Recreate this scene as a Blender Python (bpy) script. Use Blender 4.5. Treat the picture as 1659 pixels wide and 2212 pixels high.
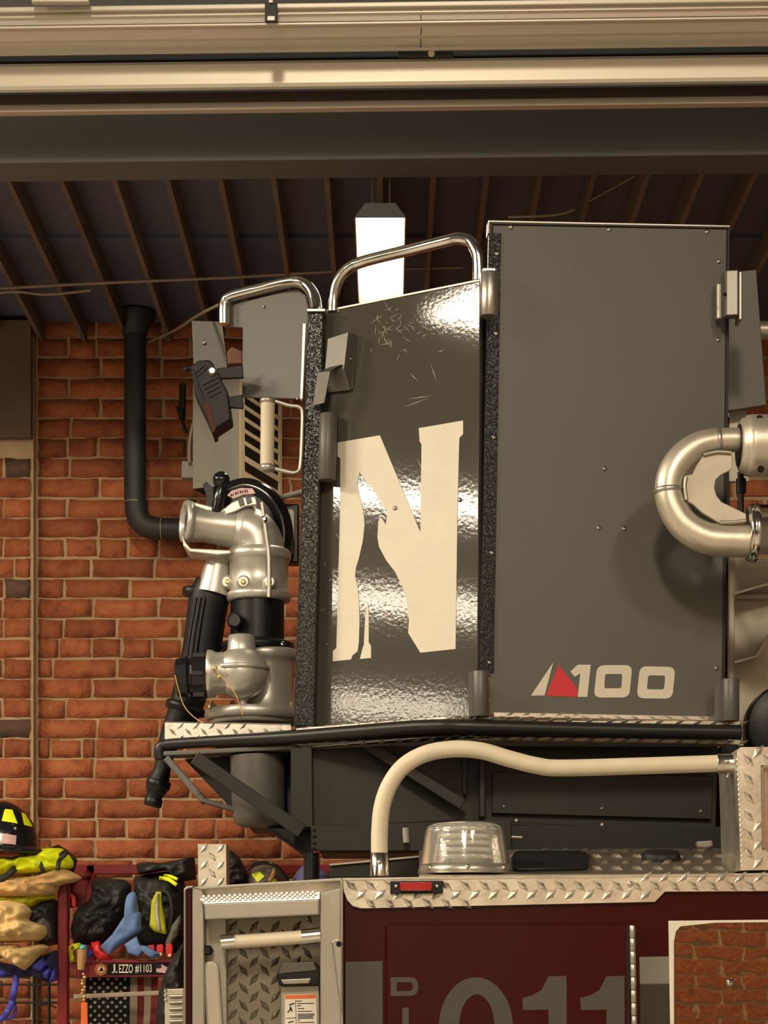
import bpy, math, random
from mathutils import Vector, Matrix, noise
R = math.radians
random.seed(7)
for o in list(bpy.data.objects): bpy.data.objects.remove(o)
SC = bpy.context.scene
COL = SC.collection

# ---------------------------------------------------------------- camera
F, VX, VY, EYE = 4500.0, 835.0, 2100.0, 1.6      # focal length in px, vanishing point, eye height
cam_data = bpy.data.cameras.new('camera')
cam = bpy.data.objects.new('camera', cam_data)
COL.objects.link(cam)
cam.location = (0, 0, EYE)
cam.rotation_euler = (R(90), 0, 0)
cam_data.sensor_fit = 'VERTICAL'
cam_data.sensor_height = 24.0
cam_data.lens = 24.0 * F / 2212.0
cam_data.shift_y = (VY - 1106.0) / 2212.0
cam_data.shift_x = -(VX - 829.5) / 2212.0
cam_data.clip_end = 200
SC.camera = cam

# ---------------------------------------------------------------- light and exposure
SC.view_settings.view_transform = 'Standard'
SC.view_settings.look = 'None'
SC.view_settings.gamma = 1.0
SC.view_settings.use_curve_mapping = False
SC.view_settings.exposure = 0.75
world = bpy.data.worlds.new('world')
SC.world = world
world.use_nodes = True
world.node_tree.nodes['Background'].inputs[0].default_value = (1.0, 0.9, 0.78, 1)
world.node_tree.nodes['Background'].inputs[1].default_value = 0.02

WARM = (1.0, 0.85, 0.64)
def area_light(name, loc, sx, sy, power, rot=(0, 0, 0), color=WARM):
    l = bpy.data.lights.new(name, 'AREA')
    l.shape = 'RECTANGLE'; l.size = sx; l.size_y = sy
    l.energy = power; l.color = color
    o = bpy.data.objects.new(name, l); COL.objects.link(o)
    o.location = loc; o.rotation_euler = rot
    return o
# strip lamps out of view, running front to back, mostly inferred from highlights
area_light('unseen_lamp', (-0.5, -3.4, EYE + 4.6), 0.5, 2.2, 520)
area_light('unseen_lamp', (2.9, -2.4, EYE + 4.6), 0.5, 2.2, 110)
area_light('unseen_lamp', (-4.3, 4.85, EYE + 3.1), 0.4, 1.2, 190)  # added to brighten the lower brick wall; no fixture known there
area_light('unseen_lamp', (-3.1, 2.85, EYE + 2.95), 0.45, 1.0, 75)
area_light('unseen_lamp', (-6.7, 1.3, EYE + 3.0), 0.4, 2.8, 150)
area_light('unseen_lamp', (-9.9, -0.6, EYE + 3.0), 0.4, 3.0, 150)
area_light('unseen_lamp', (-15.7, -3.6, EYE + 3.0), 0.6, 1.8, 110)

# ---------------------------------------------------------------- geometry helpers
def P(x, y, d):
    """photograph pixel at a chosen distance -> point in the room (metres)"""
    return Vector(((x - VX) * d / F, d, EYE + (VY - y) * d / F))
def S(px, d): return px * d / F

class VPlane:
    """upright plane through two (pixel column, distance) pairs"""
    def __init__(s, x1, d1, x2, d2):
        s.X1 = (x1 - VX) * d1 / F; s.d1 = d1
        s.X2 = (x2 - VX) * d2 / F; s.d2 = d2
        t = Vector((s.X2 - s.X1, d2 - d1, 0)).normalized()
        s.n = Vector((t.y, -t.x, 0))            # towards the camera
        if s.n.y > 0: s.n = -s.n
    def d(s, x):
        k = (x - VX) / F
        t = (k * s.d1 - s.X1) / ((s.X2 - s.X1) - k * (s.d2 - s.d1))
        return s.d1 + t * (s.d2 - s.d1)
    def p(s, x, y, off=0.0):
        return P(x, y, s.d(x)) + s.n * off

def spline(pts, n=8):
    """Catmull-Rom through points (tuples of any length)"""
    out = []
    m = len(pts)
    for i in range(m - 1):
        p0 = pts[max(i - 1, 0)]; p1 = pts[i]; p2 = pts[i + 1]; p3 = pts[min(i + 2, m - 1)]
        for k in range(n):
            t = k / n
            out.append(tuple(0.5 * (2 * b + (c - a) * t + (2 * a - 5 * b + 4 * c - e) * t * t + (-a + 3 * b - 3 * c + e) * t ** 3)
                             for a, b, c, e in zip(p0, p1, p2, p3)))
    out.append(tuple(pts[-1]))
    return out

def inside(x, y, poly):
    c = False; j = len(poly) - 1
    for i in range(len(poly)):
        xi, yi = poly[i][0], poly[i][1]; xj, yj = poly[j][0], poly[j][1]
        if (yi > y) != (yj > y) and x < (xj - xi) * (y - yi) / (yj - yi) + xi: c = not c
        j = i
    return c

WL = {}
class MB:
    def __init__(s): s.v = []; s.f = []; s.sm = []
    def add(s, verts, faces, smooth=False):
        b = len(s.v); s.v += [Vector(p) for p in verts]
        for f in faces: s.f.append([i + b for i in f]); s.sm.append(smooth)
        return s
    def prism(s, pts, off):
        off = Vector(off); n = len(pts)
        pts = [Vector(p) for p in pts]
        fs = [list(range(n)), list(range(2 * n - 1, n - 1, -1))]
        for i in range(n):
            j = (i + 1) % n; fs.append([j, i, i + n, j + n])
        return s.add(pts + [p + off for p in pts], fs)
    def box(s, a, b):
        x0, y0, z0 = a; x1, y1, z1 = b
        return s.prism([(x0, y0, z0), (x1, y0, z0), (x1, y0, z1), (x0, y0, z1)], (0, y1 - y0, 0))
    def pbox(s, x0, y0, x1, y1, d, t):
        return s.prism([P(x0, y0, d), P(x1, y0, d), P(x1, y1, d), P(x0, y1, d)], (0, t, 0))
    def bar(s, a, b, w, t):
        """flat bar from a to b, width w in the picture plane, thickness t away from the viewer"""
        a = Vector(a); b = Vector(b); u = (b - a).normalized()
        sd = u.cross(Vector((0, 1, 0))).normalized() * (w / 2)
        nn = sd.cross(u).normalized() * t
        if nn.y < 0: nn = -nn
        return s.prism([a + sd, b + sd, b - sd, a - sd], nn)
    def tube(s, path, r, n=16, caps=True, rib=0.0, smooth=True):
        path = [Vector(p) for p in path]; m = len(path)
        rs = r if isinstance(r, (list, tuple)) else [r] * m
        t = (path[1] - path[0]).normalized()
        up = Vector((0, 0, 1)) if abs(t.z) < 0.9 else Vector((0, 1, 0))
        a = t.cross(up).normalized()
        vs = []; fs = []
        for i in range(m):
            if i == 0: tt = path[1] - path[0]
            elif i == m - 1: tt = path[-1] - path[-2]
            else: tt = path[i + 1] - path[i - 1]
            tt.normalize()
            a = (a - tt * a.dot(tt)).normalized(); b = tt.cross(a)
            for k in range(n):
                an = 2 * math.pi * k / n
                rr = rs[i] * (1 - (rib if k % 2 else 0))
                vs.append(path[i] + (a * math.cos(an) + b * math.sin(an)) * rr)
        for i in range(m - 1):
            for k in range(n):
                k2 = (k + 1) % n
                fs.append([i * n + k, i * n + k2, (i + 1) * n + k2, (i + 1) * n + k])
        s.add(vs, fs, smooth)
        if caps:
            s.add(vs[:n], [list(range(n - 1, -1, -1))]); s.add(vs[-n:], [list(range(n))])
        return s
    def lathe(s, o, axis, prof, n=24, smooth=True, rib=0.0):
        """profile of (distance along axis, radius)"""
        axis = Vector(axis).normalized(); o = Vector(o)
        up = Vector((0, 0, 1)) if abs(axis.z) < 0.9 else Vector((0, 1, 0))
        a = axis.cross(up).normalized(); b = axis.cross(a)
        vs = []; fs = []
        for h, r in prof:
            r = max(r, 1e-5)
            for k in range(n):
                an = 2 * math.pi * k / n; rr = r * (1 - (rib if k % 2 else 0))
                vs.append(o + axis * h + (a * math.cos(an) + b * math.sin(an)) * rr)
        for i in range(len(prof) - 1):
            for k in range(n):
                k2 = (k + 1) % n
                fs.append([i * n + k2, i * n + k, (i + 1) * n + k, (i + 1) * n + k2])
        s.add(vs, fs, smooth)
        s.add(vs[:n], [list(range(n))]); s.add(vs[-n:], [list(range(n - 1, -1, -1))])
        return s
    def ball(s, c, r, n=14, sz=1.0):
        pr = [(-r * sz * math.cos(math.pi * i / 8), r * math.sin(math.pi * i / 8)) for i in range(9)]
        return s.lathe(c, (0, 0, 1), pr, n)
    def lozenge(s, c, u, v, n, L, W, H):
        """raised diamond of tread plate: u along, v across, n outwards"""
        vs = [c - u * L / 2, c - v * W / 2, c + u * L / 2, c + v * W / 2, c - u * L / 5 + n * H, c + u * L / 5 + n * H]
        return s.add(vs, [[0, 1, 4], [1, 5, 4], [1, 2, 5], [2, 3, 5], [3, 4, 5], [3, 0, 4]])
    def treads(s, poly, fn, n, pitch=40, row=20, L=0.034, W=0.012, H=0.0028, ang=42, start=0, e=11):
        """diamonds over the pixel polygon; fn(x, y) gives the point on the plate"""
        x0 = min(p[0] for p in poly); x1 = max(p[0] for p in poly)
        y0 = min(p[1] for p in poly); y1 = max(p[1] for p in poly)
        n = Vector(n).normalized(); r = 0; y = y0 + row * 0.55
        while y < y1:
            x = x0 + (0 if r % 2 == 0 else pitch / 2) + start
            while x < x1:
                if all(inside(x + q, y + w, poly) for q, w in ((e, 0), (-e, 0), (0, e * .75), (0, -e * .75))):
                    c = fn(x, y); ux = (fn(x + 1, y) - c).normalized(); uy = (fn(x, y - 1) - c).normalized()
                    a = R(ang if r % 2 == 0 else 180 - ang)
                    u = ux * math.cos(a) + uy * math.sin(a); v = n.cross(u).normalized()
                    s.lozenge(c, u, v, n, L, W, H)
                x += pitch
            y += row; r += 1
        return s
    def build(s, name, mat, parent=None, bevel=0.0, seg=2, label=None, cat=None, group=None, kind=None, base=False, auto=False):
        me = bpy.data.meshes.new(name)
        mn = [min(p[i] for p in s.v) for i in range(3)]; mx = [max(p[i] for p in s.v) for i in range(3)]
        o0 = Vector(((mn[0] + mx[0]) / 2, (mn[1] + mx[1]) / 2, mn[2] if parent is None else (mn[2] + mx[2]) / 2))
        me.from_pydata([tuple(p - o0) for p in s.v], [], s.f)
        me.polygons.foreach_set('use_smooth', s.sm)
        me.materials.append(mat)
        me.update()
        ob = bpy.data.objects.new(name, me); COL.objects.link(ob)
        if parent is not None:
            ob.parent = parent; ob.location = o0 - WL[parent.name]
        else: ob.location = o0
        WL[ob.name] = o0
        if bevel > 0:
            m = ob.modifiers.new('bevel', 'BEVEL'); m.width = bevel; m.segments = seg; m.limit_method = 'ANGLE'; m.angle_limit = R(40)
        tag(ob, label, cat, group, kind)
        return ob

def tag(o, label=None, cat=None, group=None, kind=None):
    if label: o['label'] = label
    if cat: o['category'] = cat
    if group: o['group'] = group
    if kind: o['kind'] = kind
    return o
def thing(name, loc, label=None, cat=None, group=None, kind=None):
    o = bpy.data.objects.new(name, None); COL.objects.link(o)
    o.location = loc; o.empty_display_size = 0.1; WL[o.name] = Vector(loc)
    return tag(o, label, cat, group, kind)
def copy_obj(o, loc, parent):
    """copy of a part, sharing its mesh, at a world place"""
    c = o.copy(); COL.objects.link(c); c.parent = parent
    c.location = Vector(loc) - (WL[parent.name] if parent else Vector((0, 0, 0)))
    WL[c.name] = Vector(loc)
    return c

# ---------------------------------------------------------------- materials
def mat(name, col, rough=0.5, metal=0.0, var=0.12, vscale=6.0, bump=0.0, bscale=60.0, coat=0.0, spec=0.5, stretch=None,
        emit=None, trans=0.0, alpha=1.0, rvar=0.0, sheen=0.0, rand=0.0):
    m = bpy.data.materials.new(name); m.use_nodes = True
    nt = m.node_tree; N = nt.nodes; b = N['Principled BSDF']; lk = nt.links.new
    b.inputs['Roughness'].default_value = rough; b.inputs['Metallic'].default_value = metal
    b.inputs['Coat Weight'].default_value = coat; b.inputs['Coat Roughness'].default_value = 0.08
    b.inputs['Specular IOR Level'].default_value = spec
    if trans: b.inputs['Transmission Weight'].default_value = trans
    if sheen: b.inputs['Sheen Weight'].default_value = sheen
    tc = N.new('ShaderNodeTexCoord'); mp = N.new('ShaderNodeMapping'); lk(tc.outputs['Object'], mp.inputs[0])
    if stretch: mp.inputs['Scale'].default_value = stretch
    nz = N.new('ShaderNodeTexNoise'); nz.inputs['Scale'].default_value = vscale; nz.inputs['Detail'].default_value = 6
    lk(mp.outputs[0], nz.inputs['Vector'])
    mx = N.new('ShaderNodeMixRGB'); mx.blend_type = 'MIX'
    c = Vector(col[:3])
    mx.inputs[1].default_value = (*(c * (1 - var * 1.6)), 1); mx.inputs[2].default_value = (*(c * (1 + var * 1.6)), 1)
    lk(nz.outputs[0], mx.inputs[0])
    out = mx.outputs[0]
    if rand:
        oi = N.new('ShaderNodeObjectInfo'); hs = N.new('ShaderNodeHueSaturation')
        mr = N.new('ShaderNodeMapRange'); mr.inputs[3].default_value = 1 - rand; mr.inputs[4].default_value = 1 + rand
        lk(oi.outputs['Random'], mr.inputs[0]); lk(mr.outputs[0], hs.inputs['Value']); lk(out, hs.inputs['Color']); out = hs.outputs[0]
    lk(out, b.inputs['Base Color'])
    if rvar:
        mr2 = N.new('ShaderNodeMapRange'); mr2.inputs[3].default_value = max(rough - rvar, 0.02); mr2.inputs[4].default_value = rough + rvar
        lk(nz.outputs[0], mr2.inputs[0]); lk(mr2.outputs[0], b.inputs['Roughness'])
    if bump:
        n2 = N.new('ShaderNodeTexNoise'); n2.inputs['Scale'].default_value = bscale; n2.inputs['Detail'].default_value = 4
        lk(mp.outputs[0], n2.inputs['Vector'])
        bp = N.new('ShaderNodeBump'); bp.inputs['Strength'].default_value = bump; bp.inputs['Distance'].default_value = 0.01
        lk(n2.outputs[0], bp.inputs['Height']); lk(bp.outputs[0], b.inputs['Normal'])
    if emit:
        b.inputs['Emission Color'].default_value = (*emit[0], 1); b.inputs['Emission Strength'].default_value = emit[1]
    return m

M = {}
M['paint'] = mat('charcoal_paint', (0.085, 0.08, 0.07), 0.42, 0.0, 0.05, 3, 0.02, 200, spec=0.5)
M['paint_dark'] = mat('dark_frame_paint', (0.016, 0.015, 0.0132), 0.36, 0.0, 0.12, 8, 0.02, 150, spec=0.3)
M['gloss'] = mat('gloss_charcoal_paint', (0.07, 0.066, 0.055), 0.05, 0.0, 0.05, 4, 0.011, 95, spec=0.5)
M['black'] = mat('black_metal', (0.007, 0.007, 0.0075), 0.4, 0.0, 0.2, 12, 0.03, 100, spec=0.3)
M['rubber'] = mat('black_rubber', (0.008, 0.008, 0.0095), 0.5, 0.0, 0.2, 20, 0.08, 90, spec=0.3)
M['gloss_black'] = mat('gloss_black_plastic', (0.01, 0.01, 0.012), 0.16, 0.0, 0.1, 10)
M['chrome'] = mat('polished_steel', (0.72, 0.69, 0.62), 0.16, 1.0, 0.06, 9, 0.02, 60, rvar=0.06)
M['steel'] = mat('brushed_stainless', (0.4, 0.375, 0.33), 0.33, 0.85, 0.1, 10, 0.02, 120)
M['dull_steel'] = mat('dull_folded_steel', (0.13, 0.122, 0.106), 0.36, 0.5, 0.1, 10)
M['cast'] = mat('silver_cast_aluminium', (0.52, 0.5, 0.45), 0.36, 0.55, 0.05, 12, 0.03, 140)
M['alu'] = mat('weathered_aluminium', (0.66, 0.6, 0.5), 0.4, 0.7, 0.1, 14, 0.05, 80, rvar=0.08)
M['alu_dull'] = mat('dull_aluminium_plate', (0.48, 0.43, 0.345), 0.5, 0.3, 0.16, 7, 0.05, 40)
M['tread'] = mat('tread_plate', (0.74, 0.69, 0.59), 0.3, 0.85, 0.12, 16, 0.04, 120, rvar=0.1)
M['frame'] = mat('satin_aluminium_frame', (0.42, 0.395, 0.34), 0.34, 0.75, 0.08, 10, 0.02, 160)
M['doorframe'] = mat('door_aluminium', (0.66, 0.61, 0.51), 0.36, 0.4, 0.1, 3, 0.02, 60, stretch=(0.3, 12, 12))
M['doorpanel'] = mat('door_panel_aluminium', (0.78, 0.74, 0.68), 0.24, 0.55, 0.1, 3, 0.03, 20, stretch=(0.4, 10, 10))
M['ivory'] = mat('ivory_ribbed_rubber', (0.62, 0.54, 0.4), 0.55, 0.0, 0.06, 20, 0.02, 100)
M['white_decal'] = mat('white_vinyl', (0.62, 0.57, 0.46), 0.42, 0.0, 0.05, 12, 0.06, 60)
M['red_decal'] = mat('red_vinyl', (0.55, 0.01, 0.025), 0.45, 0.0, 0.04)
M['scratch'] = mat('scratched_paint', (0.4, 0.36, 0.28), 0.5)
M['maroon'] = mat('maroon_paint', (0.036, 0.003, 0.0038), 0.16, 0.0, 0.06, 3, 0.01, 30, spec=0.35)
M['maroon_rack'] = mat('maroon_powder_coat', (0.19, 0.013, 0.02), 0.28, 0.0, 0.1, 12)
M['stripe'] = mat('grey_reflective_stripe', (0.045, 0.037, 0.029), 0.5, 0.0, 0.08, 20)
M['stripe_light'] = mat('pale_reflective_stripe', (0.16, 0.145, 0.115), 0.5, 0.0, 0.06, 20)
M['brass'] = mat('brass', (0.6, 0.43, 0.17), 0.35, 0.5)
M['red_lens'] = mat('red_lens', (0.35, 0.012, 0.012), 0.15, 0.0, 0.1, 30, 0.1, 60, coat=0.5)
M['orange'] = mat('orange_print', (0.7, 0.13, 0.02), 0.5)
M['paper'] = mat('printed_white', (0.68, 0.63, 0.53), 0.5)
M['ink'] = mat('black_ink', (0.008, 0.008, 0.008), 0.7, spec=0.15)
M['mirror'] = mat('polished_stainless_sheet', (0.4, 0.36, 0.3), 0.012, 1.0, 0.05, 4, 0.035, 4)
M['cream'] = mat('cream_enamel', (0.72, 0.62, 0.42), 0.45)
M['box_grey'] = mat('grey_enamel', (0.27, 0.26, 0.215), 0.45, 0.0, 0.06)
M['duct'] = mat('black_iron_pipe', (0.026, 0.026, 0.026), 0.55, 0.0, 0.15, 10, 0.03)
M['conduit'] = mat('conduit', (0.3, 0.24, 0.17), 0.5, 0.2)
M['deck'] = mat('dark_roof_deck', (0.095, 0.105, 0.15), 0.6, 0.0, 0.15, 2)
M['rib'] = mat('brown_roof_rib', (0.15, 0.11, 0.08), 0.6, 0.0, 0.2, 5, rand=0.15)
M['lintel'] = mat('grey_painted_beam', (0.12, 0.12, 0.122), 0.7, 0.0, 0.08, 2, 0.03, 60)
M['absorber'] = mat('black_absorber_wall', (0.012, 0.012, 0.013), 0.8, spec=0.2)  # unseen walls blackened to keep reflections off the letter panel
M['concrete'] = mat('concrete_floor', (0.26, 0.235, 0.2), 0.4, 0.0, 0.15, 1.5)
M['plaster'] = mat('dim_plaster', (0.24, 0.215, 0.18), 0.8)
M['hivis'] = mat('hi_vis_yellow', (0.85, 0.95, 0.006), 0.6, 0.0, 0.03, 14, 0.15, 30)
M['hivis_dull'] = mat('dull_yellow_trim', (0.5, 0.5, 0.01), 0.6, 0.0, 0.1, 20)
M['silver_tape'] = mat('silver_reflective_tape', (0.3, 0.29, 0.2), 0.4, 0.2)
M['tan'] = mat('tan_canvas', (0.58, 0.36, 0.135), 0.85, 0.0, 0.1, 14, 0.25, 40, sheen=0.2)
M['tan_pale'] = mat('pale_tan_canvas', (0.66, 0.47, 0.2), 0.85, 0.0, 0.1, 14, 0.25, 40)
M['grey_cloth'] = mat('grey_cloth', (0.13, 0.12, 0.1), 0.85, 0.0, 0.15, 20, 0.2, 40)
M['black_cloth'] = mat('black_canvas', (0.016, 0.0155, 0.0145), 0.6, 0.0, 0.25, 15, 0.4, 25)
M['blue_cloth'] = mat('pale_blue_cloth', (0.13, 0.22, 0.46), 0.8, 0.0, 0.08, 14, 0.1, 30)
M['royal'] = mat('royal_blue_webbing', (0.045, 0.045, 0.34), 0.6, 0.0, 0.15, 14, 0.2, 30)
M['navy'] = mat('navy_cloth', (0.012, 0.014, 0.06), 0.8)
M['violet'] = mat('violet_blue_cloth', (0.12, 0.12, 0.26), 0.7)
M['red_plastic'] = mat('red_plastic', (0.6, 0.02, 0.02), 0.35)
M['pink'] = mat('pink_sticker', (0.7, 0.42, 0.42), 0.4, 0.0, 0.2, 60)
M['wood'] = mat('wooden_handle', (0.4, 0.23, 0.1), 0.5, 0.0, 0.15, 6, stretch=(10, 10, 1))
M['cyan'] = mat('cyan_plastic', (0.15, 0.55, 0.65), 0.4)
M['amber'] = mat('amber_plastic', (0.8, 0.45, 0.02), 0.4)
M['mesh_wire'] = mat('black_wire', (0.01, 0.01, 0.01), 0.5)
M['red_stripe'] = mat('dark_red_cloth', (0.14, 0.012, 0.012), 0.8)
M['ecru'] = mat('ecru_cloth', (0.24, 0.19, 0.13), 0.85)
M['star'] = mat('faded_star', (0.3, 0.27, 0.22), 0.8)
M['tube'] = mat('lit_fluorescent_tube', (1, 1, 1), 0.4, emit=((1.0, 0.86, 0.62), 6.0))
M['reflector'] = mat('white_reflector', (0.85, 0.8, 0.68), 0.35)
M['lens'] = mat('clear_lens', (0.9, 0.88, 0.8), 0.12, 0.0, 0.03, 30, 0.1, 50, trans=0.8)
M['amber_glass'] = mat('rusty_lens', (0.07, 0.018, 0.007), 0.6, spec=0.2)

def grip_material():
    m = mat('black_crinkle_grip', (0.02, 0.02, 0.021), 0.5, 0.0, 0.1, 30, 0.0)
    nt = m.node_tree; N = nt.nodes; lk = nt.links.new; b = N['Principled BSDF']
    tc = N.new('ShaderNodeTexCoord')
    vz = N.new('ShaderNodeTexNoise'); vz.inputs['Scale'].default_value = 190; vz.inputs['Detail'].default_value = 3; vz.inputs['Distortion'].default_value = 0.8
    lk(tc.outputs['Object'], vz.inputs['Vector'])
    cr = N.new('ShaderNodeValToRGB'); cr.color_ramp.elements[0].position = 0.42; cr.color_ramp.elements[1].position = 0.6
    lk(vz.outputs[0], cr.inputs[0])
    bp = N.new('ShaderNodeBump'); bp.inputs['Strength'].default_value = 0.8; bp.inputs['Distance'].default_value = 0.006
    lk(cr.outputs[0], bp.inputs['Height']); lk(bp.outputs[0], b.inputs['Normal'])
    b.inputs['Roughness'].default_value = 0.3
    return m
M['grip'] = grip_material()

def brick_material(name, c1, c2, c3):
    m = bpy.data.materials.new(name); m.use_nodes = True
    nt = m.node_tree; N = nt.nodes; lk = nt.links.new; b = N['Principled BSDF']
    b.inputs['Roughness'].default_value = 0.75; b.inputs['Specular IOR Level'].default_value = 0.3
    tc = N.new('ShaderNodeTexCoord'); oi = N.new('ShaderNodeObjectInfo')
    add = N.new('ShaderNodeVectorMath'); add.operation = 'ADD'
    mul = N.new('ShaderNodeVectorMath'); mul.operation = 'SCALE'; mul.inputs[0].default_value = (13, 7, 29)
    lk(oi.outputs['Random'], mul.inputs['Scale']); lk(tc.outputs['Object'], add.inputs[0]); lk(mul.outputs[0], add.inputs[1])
    n1 = N.new('ShaderNodeTexNoise'); n1.inputs['Scale'].default_value = 18; n1.inputs['Detail'].default_value = 8; n1.inputs['Roughness'].default_value = 0.65
    lk(add.outputs[0], n1.inputs['Vector'])
    cr = N.new('ShaderNodeValToRGB'); e = cr.color_ramp.elements
    e[0].position = 0.28; e[0].color = (*c3, 1); e[1].position = 0.72; e[1].color = (*c2, 1)
    k = e.new(0.45); k.color = (*c1, 1)
    lk(n1.outputs[0], cr.inputs[0])
    hs = N.new('ShaderNodeHueSaturation')
    mr = N.new('ShaderNodeMapRange'); mr.inputs[3].default_value = 0.78; mr.inputs[4].default_value = 1.18
    lk(oi.outputs['Random'], mr.inputs[0]); lk(mr.outputs[0], hs.inputs['Value']); lk(cr.outputs[0], hs.inputs['Color'])
    lk(hs.outputs[0], b.inputs['Base Color'])
    n2 = N.new('ShaderNodeTexNoise'); n2.inputs['Scale'].default_value = 45; n2.inputs['Detail'].default_value = 6; n2.inputs['Distortion'].default_value = 0.6
    lk(add.outputs[0], n2.inputs['Vector'])
    bp = N.new('ShaderNodeBump'); bp.inputs['Strength'].default_value = 0.55; bp.inputs['Distance'].default_value = 0.012
    lk(n2.outputs[0], bp.inputs['Height']); lk(bp.outputs[0], b.inputs['Normal'])
    return m
M['brick'] = brick_material('red_brick', (0.36, 0.1, 0.04), (0.46, 0.155, 0.06), (0.2, 0.055, 0.03))
M['brick_dark'] = brick_material('dark_burnt_brick', (0.1, 0.06, 0.045), (0.16, 0.08, 0.05), (0.06, 0.045, 0.04))
M['mortar'] = mat('sandy_mortar', (0.46, 0.33, 0.19), 0.9, 0.0, 0.25, 9, 0.4, 50)
# ================================================================ the room
WD = 7.5                       # distance of the brick wall
CEIL = EYE + 2.267             # underside of the low ribbed roof
LX0, LX1 = -20.0, 5.0
def slab(name, a, b, m):
    return MB().box(a, b).build(name, m, kind='structure')
slab('floor', (LX0, -4.6, -0.1), (LX1, WD + 0.3, 0.0), M['concrete'])
slab('wall_left', (LX0 - 0.2, -4.6, 0), (LX0, WD + 0.3, EYE + 5.0), M['absorber'])
slab('wall_right', (LX1, -4.6, 0), (LX1 + 0.2, WD + 0.3, EYE + 5.0), M['plaster'])
slab('ceiling_high', (LX0, -4.6, EYE + 5.0), (LX1, 6.1, EYE + 5.1), M['deck'])

# -------- brick wall at the back
wall = slab('wall_back', (LX0, WD, 0), (LX1, WD + 0.25, EYE + 3.0), M['mortar'])
def brick_mesh(L, H, D, seed):
    rnd = random.Random(seed); nx, nz = 5, 3
    vs = []
    for j in range(nz):
        for i in range(nx):
            x = -L / 2 + L * i / (nx - 1); z = -H / 2 + H * j / (nz - 1)
            e = i in (0, nx - 1) or j in (0, nz - 1)
            vs.append((x + rnd.uniform(-.0035, .0035), (rnd.uniform(0.0005, 0.003) if e else rnd.uniform(-.0025, .001)), z + rnd.uniform(-.003, .003)))
    fs = []
    for j in range(nz - 1):
        for i in range(nx - 1):
            a = j * nx + i; fs.append([a, a + 1, a + nx + 1, a + nx])
    ring = [(i, 0) for i in range(nx)] + [(nx - 1, j) for j in range(1, nz)] + [(i, nz - 1) for i in range(nx - 2, -1, -1)] + [(0, j) for j in range(nz - 2, 0, -1)]
    rid = [j * nx + i for i, j in ring]; b0 = len(vs)
    for q in rid: vs.append((vs[q][0], D, vs[q][2]))
    for k in range(len(rid)):
        k2 = (k + 1) % len(rid); fs.append([rid[k2], rid[k], b0 + k, b0 + k2])
    me = bpy.data.meshes.new('brick'); me.from_pydata(vs, [], fs); me.polygons.foreach_set('use_smooth', [True] * len(fs))
    me.update(); return me
PXW = WD / F
BH = 38.5 * PXW
st_m = [brick_mesh(130 * PXW, BH, 0.03, 11 + i) for i in range(4)]
hd_m = [brick_mesh(62 * PXW, BH, 0.03, 31 + i) for i in range(4)]
for me in st_m + hd_m: me.materials.append(M['brick'])
hd_dark = brick_mesh(62 * PXW, BH, 0.03, 77); hd_dark.materials.append(M['brick_dark'])
JOINTS = {0: [197, 334, 470, 600], 1: [139, 281, 420, 556], 2: [202, 343, 480, 615], 3: [137, 253, 388, 525, 660], 4: [128, 199, 263, 328, 394, 460, 527, 594, 660],
          5: [114, 253, 392, 528, 664], 6: [199, 335, 470, 606], 7: [142, 273, 408, 545, 680], 8: [210, 345, 480, 616], 9: [109, 177, 207, 270, 329, 398, 466, 530, 598, 664],
          10: [204, 340, 475, 610], 11: [138, 276, 412, 548, 684], 12: [208, 348, 484, 618], 13: [147, 210, 273, 338, 402, 467, 531, 597, 662], 14: [112, 205, 338, 474, 610],
          15: [150, 290, 425, 560, 694]}
def joints(k):
    if k in JOINTS: return JOINTS[k]
    rnd = random.Random(500 + k)
    if k % 5 == 4: return [78 + 66 * i + rnd.uniform(-4, 4) for i in range(1, 10)]
    o = 135 if k % 2 == 0 else 70
    return [78 + o + 137 * i + rnd.uniform(-6, 6) for i in range(5) if 78 + o + 137 * i < 705]
def place_brick(x0, x1, y, d, dark=False, rnd=random):
    w = x1 - x0 - 6
    if w < 12: return
    me = (hd_dark if dark else (rnd.choice(st_m) if w > 96 else rnd.choice(hd_m)))
    base = 130 if w > 96 and not dark else 62
    o = bpy.data.objects.new('brick', me); COL.objects.link(o); o.parent = wall
    o.scale = (w / base, 1, 1)
    o.rotation_euler = (0, R(rnd.uniform(-.5, .5)), R(rnd.uniform(-1.2, 1.2)))
    o.location = P((x0 + x1) / 2, y + rnd.uniform(-1, 1), d - 0.0045 - rnd.uniform(0, 0.005)) * 1.0 - WL[wall.name]
rb = random.Random(3)
rest = MB()
PIER_D = 7.44
pier = MB().pbox(-1400, 700, 72, 3090, PIER_D, WD - PIER_D + 0.01).build('wall_pier', M['mortar'], kind='structure')
def rest_brick(x0, x1, yc, d):
    a = P(x0 + 3, yc - 19, d - .009); b = P(x1 - 3, yc + 19, d - .009)
    e = .004
    fr = [Vector((a.x + e, a.y, a.z - e)), Vector((b.x - e, a.y, a.z - e)), Vector((b.x - e, a.y, b.z + e)), Vector((a.x + e, a.y, b.z + e))]
    bk = [Vector((a.x, a.y + .02, a.z)), Vector((b.x, a.y + .02, a.z)), Vector((b.x, a.y + .02, b.z)), Vector((a.x, a.y + .02, b.z))]
    rest.add(fr + bk, [[0, 1, 2, 3], [4, 5, 1, 0], [5, 6, 2, 1], [6, 7, 3, 2], [7, 4, 0, 3]])
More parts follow.
